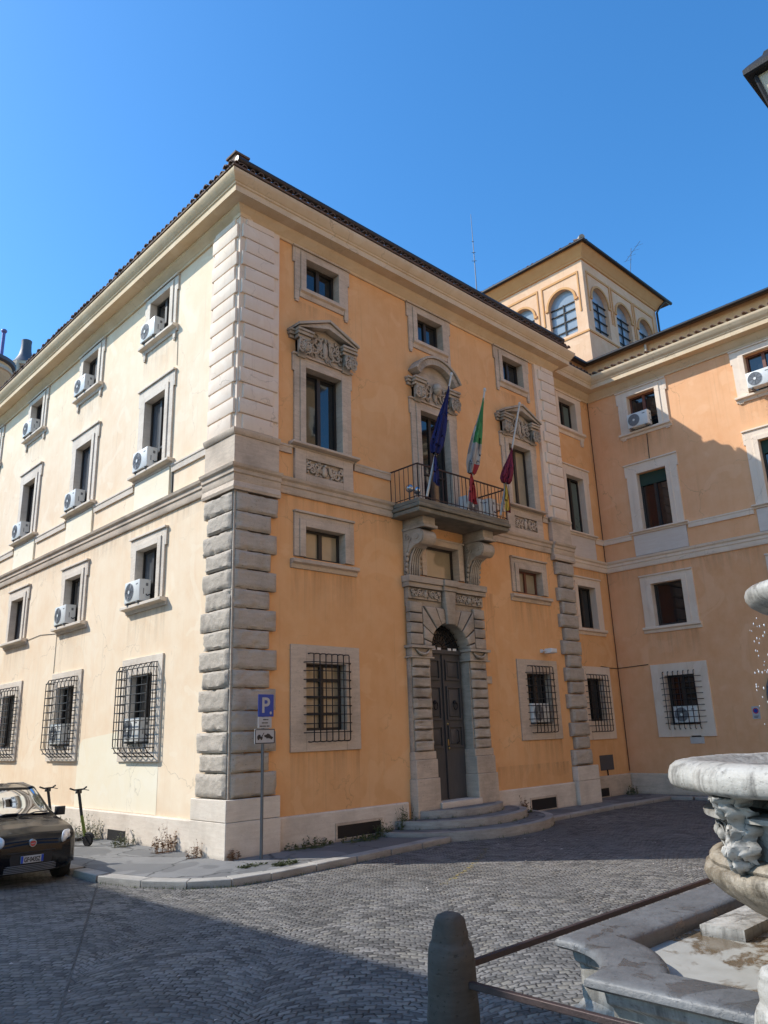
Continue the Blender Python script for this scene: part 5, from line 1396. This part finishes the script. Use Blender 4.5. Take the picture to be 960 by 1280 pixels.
# ------------------------------------------------------------------ car
def cr(p0, p1, p2, p3, t_):
    return .5 * ((2 * p1) + (-p0 + p2) * t_ + (2 * p0 - 5 * p1 + 4 * p2 - p3) * t_ * t_ + (-p0 + 3 * p1 - 3 * p2 + p3) * t_ ** 3)
CX, CY = -3.10, 2.82
car = thing('parked_car', 'small dark hatchback parked at the kerb, front to camera, cut by left edge', 'car', (CX, CY, 0))
CF = Fr(CX, CY, 1, 0, 0, 1)
# station: y, [ (x,z) x 9 ] from bottom centre to top centre
def sec(zb, w, zm, belt, wb, wr, zr, zt):
    return [(0, zb), (w * .7, zb), (w * .97, zb + .10), (w, zm), (wb, belt), (wr, zr), (wr * .72, zt - .012), (wr * .36, zt), (0, zt + .004)]
ST = [(-1.80, sec(.34, .50, .5, .60, .50, .46, .63, .655)),
      (-1.77, sec(.26, .66, .48, .66, .64, .58, .69, .715)),
      (-1.66, sec(.21, .77, .5, .74, .76, .68, .79, .815)),
      (-1.45, sec(.19, .81, .55, .83, .79, .71, .875, .895)),
      (-1.05, sec(.19, .82, .6, .90, .80, .72, .945, .97)),
      (-.82, sec(.19, .82, .6, .93, .80, .72, .98, 1.01)),
      (-.70, sec(.19, .82, .6, .95, .80, .71, 1.05, 1.07)),
      (-.12, sec(.19, .82, .6, .96, .80, .61, 1.425, 1.455)),
      (.0, sec(.19, .82, .6, .96, .80, .60, 1.465, 1.505)),
      (.55, sec(.19, .82, .6, .97, .80, .60, 1.50, 1.545)),
      (1.3, sec(.19, .82, .6, .98, .80, .58, 1.475, 1.525)),
      (1.62, sec(.22, .81, .6, .99, .77, .55, 1.42, 1.48)),
      (1.78, sec(.28, .75, .6, .95, .70, .52, 1.0, 1.03)),
      (1.83, sec(.34, .6, .6, .88, .58, .45, .92, .94))]
SU = 6
def smoothgrid():
    n = len(ST); rows = []
    for i in range(n - 1):
        for s_ in range(SU):
            t_ = s_ / SU; a, b, c, d = ST[max(i - 1, 0)], ST[i], ST[i + 1], ST[min(i + 2, n - 1)]
            rows.append((b[0] + (c[0] - b[0]) * t_, [(cr(a[1][j][0], b[1][j][0], c[1][j][0], d[1][j][0], t_), cr(a[1][j][1], b[1][j][1], c[1][j][1], d[1][j][1], t_)) for j in range(9)]))
    rows.append((ST[-1][0], ST[-1][1]))
    out = []
    for y, sc in rows:
        r_ = []
        for j in range(8):
            for s_ in range(SU):
                t_ = s_ / SU; p0, p1, p2, p3 = sc[max(j - 1, 0)], sc[j], sc[j + 1], sc[min(j + 2, 8)]
                if j == 0: p0 = (-sc[1][0], sc[1][1])
                if j == 7: p3 = (-sc[7][0], sc[7][1])
                r_.append((cr(p0[0], p1[0], p2[0], p3[0], t_), cr(p0[1], p1[1], p2[1], p3[1], t_)))
        r_.append(sc[8]); out.append((y, r_))
    return out
G = smoothgrid(); NI, NJ = len(G), len(G[0][1])
def gp(i, j, sd): y, r_ = G[i]; return (CX + sd * r_[j][0], CY + y, r_[j][1])
body, wsc, sgl = MB(), MB(), MB()
for i in range(NI - 1):
    for j in range(NJ - 1):
        fi, fj = i / SU, j / SU
        for sd in (-1, 1):
            q = [gp(i, j, sd), gp(i + 1, j, sd), gp(i + 1, j + 1, sd), gp(i, j + 1, sd)]
            if 6 <= fi < 7 and fj >= 5.32: tgt = wsc
            elif (6.99 + (5 - fj) * -.0 <= fi < 10.8 and 4.16 <= fj < 4.95) and not (8.66 < fi < 8.9): tgt = sgl
            elif 6 <= fi < 7 and 4.16 <= fj < 4.16 + (fi - 6) * .8 and fi > 6.3: tgt = sgl
            else: tgt = body
            tgt.add(q, [(0, 1, 2, 3)])
for i in (0, NI - 1):
    body.add([gp(i, j, 1) for j in range(NJ)] + [gp(i, j, -1) for j in range(NJ - 1, -1, -1)], [tuple(range(2 * NJ))])
import bmesh
def weld(o):
    bm = bmesh.new(); bm.from_mesh(o.data); bmesh.ops.remove_doubles(bm, verts=bm.verts, dist=.0008); bmesh.ops.recalc_face_normals(bm, faces=bm.faces); bm.to_mesh(o.data); bm.free()
    o.data.polygons.foreach_set('use_smooth', [True] * len(o.data.polygons)); o.data.set_sharp_from_angle(angle=R(50))
    return o
weld(body.obj('body', 'car_paint', car, 0)); weld(wsc.obj('windscreen', 'windscreen_glass', car, 0)); weld(sgl.obj('side_window', 'windscreen_glass', car, 0))
# dark front lower panel
mb = MB()
def frontx(x, z, off): # point on the curved nose
    return CF(x, -1.80 + .16 * (abs(x) / .72) ** 2.4 + .02 * ((z - .45) / .2) ** 2 - off, z)
def patch(mb, x0, x1, z0, z1, off, nx=16, nz=4, th=.03, cut=0):
    for e in (0, 1):
        V = []; 
        for b in range(nz + 1):
            q = b / nz; z = z0 + (z1 - z0) * q; k = 1 - cut * q
            for a in range(nx + 1): x = x0 + (x1 - x0) * a / nx; V.append(frontx((x * k), z, off - e * th))
        mb.add(V, [(b * (nx + 1) + a, b * (nx + 1) + a + 1, (b + 1) * (nx + 1) + a + 1, (b + 1) * (nx + 1) + a) for a in range(nx) for b in range(nz)])
patch(mb, -.50, .50, .235, .53, .028); mb.obj('lower_grille', 'plastic_black', car, 60)
mb = MB()
for z in (.25, .275, .30, .325, .35): mb.tube([frontx(-.42 + .84 * k / 12, z, .036) for k in range(13)], .007, 5)
mb.obj('grille_bar', 'ac_grey', car, 60)
mb = MB(); patch(mb, -.52, .52, .64, .668, .004, th=.02)
mb.tube([frontx(-.56 + 1.12 * k / 16, .545, .032) for k in range(17)], .012, 6); mb.obj('bumper_strip', 'plastic_black', car, 60)
mb = MB(); PF = Fr(CX, CY - 1.845, 1, 0, 0, -1); mb.box(PF, -.18, .18, -.03, 0, .385, .495); pl_ = mb.obj('number_plate', 'sign_white', car, 0)
mb = MB(); mb.box(PF, -.18, -.145, 0, .003, .387, .493); mb.box(PF, .145, .18, 0, .003, .387, .493); mb.obj('plate_band', 'plate_blue', pl_, 0)
text_mb('GF\u00b7043SZ', PF, -.132, .403, .1, .004, .264, .003).obj('lettering', 'sign_black', pl_, 0)
mb = MB(); EF = Fr(CX, CY - 1.80, 1, 0, 0, -1); mb.tube([EF(0, -.04, .685), EF(0, .022, .68)], .058, 24); em = mb.obj('badge', 'steel', car, 50)
mb = MB(); mb.disc(EF, 0, .68, .044, .0245, 24); mb.obj('badge_disc', 'sign_red', em, 0)
text_mb('FIAT', EF, -.032, .664, .03, .026, .064, .001).obj('badge_lettering', 'sign_white', em, 0)
for sd in (-1, 1):
    mb = MB(); rings = []
    for k in range(10):
        a = k / 9 * PI / 2; r_ = math.cos(a)
        rings.append([CF(sd * (.60 + .135 * r_ * math.copysign(abs(math.cos(b)) ** .7, math.cos(b))), -1.685 + .10 * (.135 * r_ * math.cos(b)) / .1 * 1.1 - .075 * math.sin(a), .725 + .105 * r_ * math.copysign(abs(math.sin(b)) ** .75, math.sin(b))) for b in [2 * PI * q / 24 for q in range(24)]])
    mb.rings(rings); h_ = mb.obj('headlight', 'lens', car, 60)
    mb = MB(); mb.ball(CF(sd * .60, -1.74, .735), .05, 12, 8, (1, .4, 1)); mb.obj('bulb', 'steel', h_, 60)
    mb = MB(); mb.rblock(Fr(CX + sd * .67, CY - 1.66, math.cos(R(sd * 33)), math.sin(R(sd * 33)), math.sin(R(sd * 33)), -math.cos(R(sd * 33))), -.085, .085, .515, .56, -.03, .035, .012); mb.obj('indicator', 'amber', car, 40)
    mb = MB(); mb.ball(CF(sd * .62, -1.70, .36), .06, 12, 8, (1, .5, 1)); mb.obj('fog_light', 'plastic_black', car, 50)
    mb = MB(); c_ = CF(sd * .93, -.52, 1.06); mb.rblock(Fr(c_[0], c_[1], 1, 0, 0, -1), -.085, .085, .98, 1.13, -.05, .05, .03)
    mb.tube([CF(sd * .8, -.5, 1.0), CF(sd * .88, -.52, 1.02)], .025, 6); mb.obj('door_mirror', 'plastic_black', car, 50)
    for y in (-1.15, 1.15):
        mb = MB(); TF = Fr(CX + sd * .80, CY + y, 0, 1, sd, 0)
        def wl(prof, m, nm, par):
            mb = MB(); rings = [[TF(r_ * math.cos(2 * PI * k / 28), d, .285 + r_ * math.sin(2 * PI * k / 28)) for k in range(28)] for r_, d in prof]
            mb.rings(rings); return mb.obj(nm, m, par, 40)
        wh = wl([(.20, -.16), (.275, -.15), (.285, -.11), (.285, .0), (.27, .03), (.19, .035)], 'tyre', 'wheel', car)
        wl([(.19, .02), (.19, .038), (.16, .02), (.05, .035), (.02, .04)], 'hub', 'rim', wh)
        mb = MB()
        mb.tube([TF(.33 * math.cos(PI * k / 12), .025, .285 + .33 * math.sin(PI * k / 12)) for k in range(13)], .022, 6); mb.obj('arch_trim', 'plastic_black', car, 60)
mb = MB()
for x in (-.42, .1): MB().tube([CF(x, -.80, 1.03), CF(x + .3, -.72, 1.085), CF(x + .52, -.72, 1.08)], .01, 5).obj('wiper', 'plastic_black', car, 60)
mb = MB()
for sd in (-1, 1): MB().tube([CF(sd * .56, .02, 1.49), CF(sd * .565, .5, 1.545), CF(sd * .55, 1.3, 1.52)], .016, 6).obj('roof_rail', 'plastic_black', car, 60)
mb = MB()
for sd in (-1, 1):
    mb = MB()
    mb.rblock(Fr(CX + sd * .36, CY + .32, 1, 0, 0, -1), -.23, .23, .5, 1.08, -.08, .08, .06); mb.rblock(Fr(CX + sd * .36, CY + .36, 1, 0, 0, -1), -.12, .12, 1.1, 1.3, -.05, .05, .04)
    mb.rblock(Fr(CX + sd * .36, CY + .02, 1, 0, 0, -1), -.24, .24, .38, .52, -.25, .25, .05); mb.obj('car_seat', 'seat', car, 40)
mb = MB()
mb.rblock(Fr(CX, CY + 1.1, 1, 0, 0, -1), -.62, .62, .5, 1.05, -.08, .08, .06)
mb.obj('rear_seat', 'seat', car, 40)
mb = MB(); mb.rblock(Fr(CX, CY - .45, 1, 0, 0, -1), -.68, .68, .6, .98, -.14, .24, .06)
mb.tube([CF(.36 + .18 * math.cos(2 * PI * k / 20), -.22 + .05 * math.sin(2 * PI * k / 20), .98 + .17 * math.sin(2 * PI * k / 20)) for k in range(21)], .014, 6); mb.obj('dashboard', 'plastic_black', car, 40)
mb = MB(); mb.ball(CF(.33, -.40, 1.03), .16, 12, 8, (1.4, .9, .45)); mb.obj('dashboard_vest', 'lime', car, 60)

# ------------------------------------------------------------------ scooters
def scooter(loc, rot, label):
    o = thing('electric_scooter', label, 'scooter', loc, 'electric scooters on the pavement'); x, y, z = loc
    c_, s_ = math.cos(rot), math.sin(rot); SFr = Fr(x, y, c_, s_, -s_, c_, z)
    mb = MB(); mb.tube([SFr(.48, 0, .16), SFr(.43, 0, .34), SFr(.34, 0, .62)], .036, 8); mb.obj('stem_base', 'lime', o, 60)
    mb = MB(); mb.tube([SFr(.34, 0, .62), SFr(.22, 0, 1.12)], .034, 8); mb.box(SFr, .17, .26, -.05, .05, 1.08, 1.16); mb.obj('stem', 'plastic_black', o, 60)
    mb = MB(); mb.tube([SFr(.20, -.27, 1.20), SFr(.22, -.15, 1.16), SFr(.22, .15, 1.16), SFr(.20, .27, 1.20)], .019, 6)
    mb.tube([SFr(.22, .12, 1.16), SFr(.33, .2, 1.13)], .008, 4); mb.tube([SFr(.22, -.12, 1.16), SFr(.33, -.2, 1.13)], .008, 4); mb.obj('handlebar', 'plastic_black', o, 60)
    mb = MB(); mb.rblock(SFr, -.42, .34, .11, .17, -.08, .08, .02); mb.box(SFr, -.5, -.4, -.05, .05, .13, .26); mb.obj('deck', 'plastic_black', o, 30)
    for q in (.55, -.55):
        rings = [[SFr(q + r_ * math.cos(2 * PI * k / 20), d, .12 + r_ * math.sin(2 * PI * k / 20)) for k in range(20)] for r_, d in ((.06, -.03), (.11, -.035), (.125, -.015), (.125, .015), (.11, .035), (.06, .03))]
        mb = MB(); mb.rings(rings); mb.obj('wheel', 'tyre', o, 50)
    mb = MB(); mb.tube([SFr(.55 + .145 * math.cos(a), 0, .12 + .145 * math.sin(a)) for a in [R(q) for q in range(20, 171, 15)]], .03, 6); mb.tube([SFr(.48, -.045, .2), SFr(.55, -.05, .12)], .018, 5); mb.tube([SFr(.48, .045, .2), SFr(.55, .05, .12)], .018, 5); mb.obj('mudguard', 'plastic_black', o, 60)
    return o
scooter((-.95, 4.85, .11), R(-62), 'black and lime electric scooter on the pavement right beside the car')
scooter((-1.02, 6.45, .11), R(-60), 'second electric scooter standing half hidden behind the parked car')

# ------------------------------------------------------------------ weeds
def weed(x, y, z, h, w, n, label, m, seed, broad=.35):
    rr = random.Random(seed); mb = MB()
    for k in range(n):
        a = rr.uniform(0, 2 * PI); q = rr.random() ** .6 * w; bx, by = x + q * math.cos(a), y + q * math.sin(a) * .45
        hh = h * rr.uniform(.35, 1) * (1 - .5 * q / w); lean = rr.uniform(.05, .35) * hh; la_ = rr.uniform(0, 2 * PI)
        pts = [Vector((bx, by, z)), Vector((bx + lean * .3 * math.cos(la_), by + lean * .3 * math.sin(la_), z + hh * .55)), Vector((bx + lean * math.cos(la_), by + lean * math.sin(la_), z + hh))]
        mb.tube(pts, [.004, .003, .0015], 3, False); mb.tube([(x, y, z + .003), (bx, by, z + .004)], .0025, 3, False)
        for j in range(rr.randint(5, 9)):
            t_ = rr.uniform(.15, 1); p = pts[0].lerp(pts[1], t_ * 2) if t_ < .5 else pts[1].lerp(pts[2], t_ * 2 - 1)
            L = rr.uniform(.03, .075) * (1.1 - .5 * t_); b = rr.uniform(0, 2 * PI); d = Vector((math.cos(b), math.sin(b), rr.uniform(-.1, .8))).normalized(); e = d.cross(Vector((rr.random(), rr.random(), 1))).normalized() * L * broad
            mb.add([p, p + d * L * .5 + e, p + d * L, p + d * L * .5 - e], [(0, 1, 2, 3)])
    o = mb.obj('weed_clump', m, None, 0); tag(o, label, 'weed', 'weeds growing along the palazzo plinth'); return o
weed(-.14, 2.0, .11, .62, .34, 44, 'reddish dry weed clump left of the corner plinth on the sunny side', 'leaf_dry', 1)
weed(-.14, .75, .11, .38, .25, 26, 'low brownish weeds at the sunny foot of the corner plinth', 'leaf_dry', 2)
weed(-.2, 3.6, .11, .42, .3, 34, 'grey green weeds on the pavement beside the street vent', 'leaf_pale', 3)
weed(-.2, 5.5, .11, .70, .5, 70, 'tall pale green weeds against the plinth behind the scooter wheel', 'leaf_pale', 4)
weed(-.25, 7.2, .11, .65, .4, 50, 'pale weeds by the plinth behind the farther scooter', 'leaf_pale', 44)
weed(4.55, -.10, .11, .75, .26, 46, 'bushy weed left of the door steps beside the portal base', 'leaf', 5)
weed(1.9, -.06, .11, .26, .6, 50, 'low dark weeds at the plinth between sign and cellar vent', 'leaf', 6)
weed(3.9, -.12, .11, .42, .3, 40, 'dark weeds at the right end of the cellar vent', 'leaf', 7)
weed(3.2, -.22, .11, .2, .6, 40, 'flat weeds below the cellar vent', 'leaf', 14)
weed(9.1, -.0, .16, .55, .12, 20, 'thin climbing weed on the plinth right of the steps', 'leaf_dry', 8)
weed(8.75, -.45, .1, .3, .2, 22, 'small weeds at the right end of the entrance steps', 'leaf', 9)
weed(15.5, .45, .09, .45, .3, 30, 'weeds in the inner corner below the wing', 'leaf', 10)
weed(.12, -.12, .11, .28, .12, 12, 'tiny dry weeds at the very corner of the plinth', 'leaf_dry', 11)
weed(.35, -1.35, .11, .10, .26, 46, 'bright grass tuft on the pavement near the kerb', 'leaf', 12, .2)
weed(-.1, -1.0, .11, .06, .3, 30, 'sparse grass in the pavement crack by the corner', 'leaf', 13, .2)
# thin growth in the joints of kerb and steps
rg = random.Random(31); mb = MB()
def blade(x, y, z, h):
    a = rg.uniform(0, 6.28); v = Vector((math.cos(a), math.sin(a), 0)) * .006; l = Vector((rg.uniform(-.5, .5), rg.uniform(-.5, .5), 1)) * h
    p = Vector((x, y, z)); mb.add([p - v, p + v, p + l], [(0, 1, 2)])
for k in range(900):
    i = rg.randrange(len(outer) - 2) + 1; t_ = rg.random(); a, b = outer[i], outer[i + 1]
    if math.sin(t_ * 40 + i * 3) < .3: continue
    blade(a[0] + (b[0] - a[0]) * t_ + rg.gauss(0, .04), a[1] + (b[1] - a[1]) * t_ - .03 + rg.gauss(0, .03), 0, rg.uniform(.015, .05))
for k in range(700):
    rx, ry, z = rg.choice(((2.74, 2.07, 0), (2.12, 1.44, .19), (1.52, .84, .35))); a = PI + PI * rg.random()
    if math.sin(a * 23 + z * 40) < .45: continue
    blade(PC + rx * math.cos(a), .1 + ry * math.sin(a), z, rg.uniform(.02, .08))
o = mb.obj('joint_grass', 'leaf', None, 0); tag(o, 'thin grass growing in the joints of kerb and steps', 'grass', kind='stuff')

rq = random.Random(77); mb = MB()
for k in range(60):
    x, y = rq.uniform(-6, 8), rq.uniform(-11, -2.2)
    if x > -3.4 and y < -8.6: continue
    a = rq.uniform(0, 6.3); L = rq.uniform(.012, .035); c_, s_ = math.cos(a) * L, math.sin(a) * L
    mb.add([(x - c_, y - s_, .012), (x + s_ * .5, y - c_ * .5, .018), (x + c_, y + s_, .012), (x - s_ * .5, y + c_ * .5, .022)], [(0, 1, 2, 3)])
o = mb.obj('litter', 'plaque', None, 0); tag(o, 'tiny pale scraps and dry leaves scattered over the cobbles', 'litter', kind='stuff')
# ------------------------------------------------------------------ houses round the square (out of the frame; they shade and reflect)
def town_house(name, label, x0, x1, y0, y1, h, m, faces, nfl, flh, sp):
    o = thing(name, label, 'building', ((x0 + x1) / 2, (y0 + y1) / 2, 0))
    mb = MB(); mb.box(WORLD, x0, x1, y0, y1, 0, h); mb.obj('wall', m, o, 0)
    mb = MB(); mb.box(WORLD, x0 - .5, x1 + .5, y0 - .5, y1 + .5, h, h + .3); mb.obj('cornice', 'stucco_cornice', o, 0)
    roof_hip(x0 - .6, x1 + .6, y0 - .6, y1 + .6, h + .36, 1.2, 4).obj('roof', 'roof_tile', o, 0)
    for F, L in faces:
        n = int(L / sp); first = None
        for i in range(n):
            for k in range(nfl):
                c = (i + .5) * L / n; z = 1.4 + k * flh
                if first is None:
                    mb = MB(); mb.ring4(F, (c - .75, c + .75, z - .2, z + 2.2), (c - .5, c + .5, z, z + 1.95), -.02, .08); w_ = mb.obj('window', 'travertine_pale', o, 0); first = (c, z)
                    mb = MB(); mb.box(F, c - .5, c + .5, -.02, .02, z, z + 1.95); p_ = mb.obj('pane', 'glass', w_, 0); src = (w_, p_)
                else:
                    d = Vector(F(c, 0, z)) - Vector(F(first[0], 0, first[1])); w2 = src[0].copy(); COL.objects.link(w2); w2.location = Vector(src[0].location) + d
                    p2 = src[1].copy(); COL.objects.link(p2); p2.parent = w2
    return o
town_house('town_house', 'ochre house across the side street shading car and cobbles', -24, -12.5, 2.3, 40, 12.4, 'stucco_far', [(Fr(-12.5, 2.3, 0, 1, 1, 0), 36)], 3, 4.2, 4.2)
town_house('town_house', 'broad pale house closing the square opposite the palazzo', -26, 26, -42, -29, 28.0, 'stucco_far', [(Fr(-26, -29, 1, 0, 0, 1), 52)], 6, 4.5, 4.0)

# ------------------------------------------------------------------ beyond the palazzo roof, left edge
o = thing('stair_turret', 'rounded orange roof turret with dark rim at the left edge', 'turret', (2.3, 26.2, 0))
mb = MB(); mb.lathe([(1.35, 0), (1.35, 20.6)], (1.55, 25.75, 0), 28); mb.obj('turret_wall', 'stucco_attic', o, 50)
mb = MB(); mb.lathe([(1.36, 20.2), (1.42, 20.25), (1.42, 20.4), (1.36, 20.45)], (1.55, 25.75, 0), 28); mb.obj('turret_band', 'travertine', o, 50)
mb = MB(); mb.lathe([(1.36, 20.6), (1.5, 20.68), (1.52, 20.85), (1.3, 20.98), (.3, 21.3)], (1.55, 25.75, 0), 28); mb.obj('turret_roof', 'lead', o, 50)
o = thing('metal_flue', 'thin violet grey metal flue pipe on the turret', 'flue', (2.25, 25.4, 21.0))
mb = MB(); mb.tube([(2.25, 25.4, 20.9), (2.25, 25.4, 22.7)], .085, 10); mb.obj('pipe', 'flue', o, 60)
mb = MB(); mb.lathe([(.09, 22.6), (.15, 22.68), (.15, 22.74), (.1, 22.8), (.02, 22.82)], (2.25, 25.4, 0), 14); mb.obj('cap', 'flue', o, 50)
o = thing('church_lantern', 'distant stone church lantern with flared lead cap above the side eaves', 'church tower', (10.0, 44.6, 0))
cx_, cy_ = 9.15, 44.3
mb = MB(); mb.lathe([(3.2, 0), (3.2, 24), (3.0, 24.3), (1.5, 29.2)], (cx_, cy_, 0), 20); mb.obj('dome', 'lead', o, 30)
mb = MB(); mb.lathe([(1.15, 28.5), (1.15, 29.0), (.95, 29.1), (.9, 30.0), (1.1, 30.1), (1.1, 30.35), (.9, 30.45)], (cx_, cy_, 0), 8)
for k in range(8):
    a = PI / 4 * k; mb.tube([(cx_ + 1.2 * math.cos(a), cy_ + 1.2 * math.sin(a), 28.6), (cx_ + .95 * math.cos(a), cy_ + .95 * math.sin(a), 30.2)], [.22, .14], 6)
mb.obj('lantern_drum', 'travertine', o, 30)
mb = MB(); mb.lathe([(1.0, 30.4), (.72, 30.75), (.50, 31.2), (.40, 31.7), (.37, 32.2), (.39, 32.5), (.2, 32.6)], (cx_, cy_, 0), 16); mb.obj('lantern_cap', 'lead', o, 50)

# ------------------------------------------------------------------ light, sky, camera
K = 1.2; EL = R(40.5)
phi = math.atan(K)                       # shadows run toward +x, -y
to_sun = Vector((-math.cos(phi) * math.cos(EL), math.sin(phi) * math.cos(EL), math.sin(EL)))
sd_ = bpy.data.lights.new('sun', 'SUN'); sd_.energy = 5.0; sd_.angle = R(.55); sd_.color = (1., .955, .88)
so = bpy.data.objects.new('sun', sd_); COL.objects.link(so); so.rotation_euler = to_sun.to_track_quat('Z', 'Y').to_euler()
w = bpy.data.worlds.new('World'); scene.world = w; w.use_nodes = True
nt = w.node_tree; bg = nt.nodes['Background']; sky = nt.nodes.new('ShaderNodeTexSky'); sky.sky_type = 'NISHITA'; sky.sun_disc = False
sky.sun_elevation = EL; sky.sun_rotation = math.atan2(to_sun.x, to_sun.y); sky.altitude = 50; sky.air_density = 1.0; sky.dust_density = .6; sky.ozone_density = 2.0
hs = nt.nodes.new('ShaderNodeHueSaturation'); hs.inputs['Saturation'].default_value = 1.27; hs.inputs['Value'].default_value = 1.5
mulc = nt.nodes.new('ShaderNodeMix'); mulc.data_type = 'RGBA'; mulc.blend_type = 'MULTIPLY'; mulc.inputs[0].default_value = 1.; mulc.inputs[7].default_value = (.84, 1.13, 1.22, 1)
nt.links.new(sky.outputs[0], hs.inputs['Color']); nt.links.new(hs.outputs[0], mulc.inputs[6]); nt.links.new(mulc.outputs[2], bg.inputs[0]); bg.inputs[1].default_value = .15

yaw, pit, rol = R(45.908), R(16.109), R(-1.951)
f = Vector((math.cos(yaw) * math.cos(pit), math.sin(yaw) * math.cos(pit), math.sin(pit)))
r = f.cross(Vector((0, 0, 1))).normalized(); u_ = r.cross(f)
r2 = math.cos(rol) * r + math.sin(rol) * u_; u2 = -math.sin(rol) * r + math.cos(rol) * u_
cam = bpy.data.cameras.new('camera'); co = bpy.data.objects.new('camera', cam); COL.objects.link(co)
M = Matrix((r2, u2, -f)).transposed().to_4x4(); M.translation = Vector((-8.332, -13.087, 2.25)); co.matrix_world = M
cam.sensor_fit = 'VERTICAL'; cam.sensor_height = 36; cam.sensor_width = 27; cam.lens = 956.75 / 1280 * 36; cam.clip_end = 2000; cam.clip_start = .05
scene.camera = co
scene.view_settings.view_transform = 'Standard'; scene.view_settings.look = 'None'; scene.view_settings.exposure = 0
scene.render.resolution_x = 768; scene.render.resolution_y = 1024
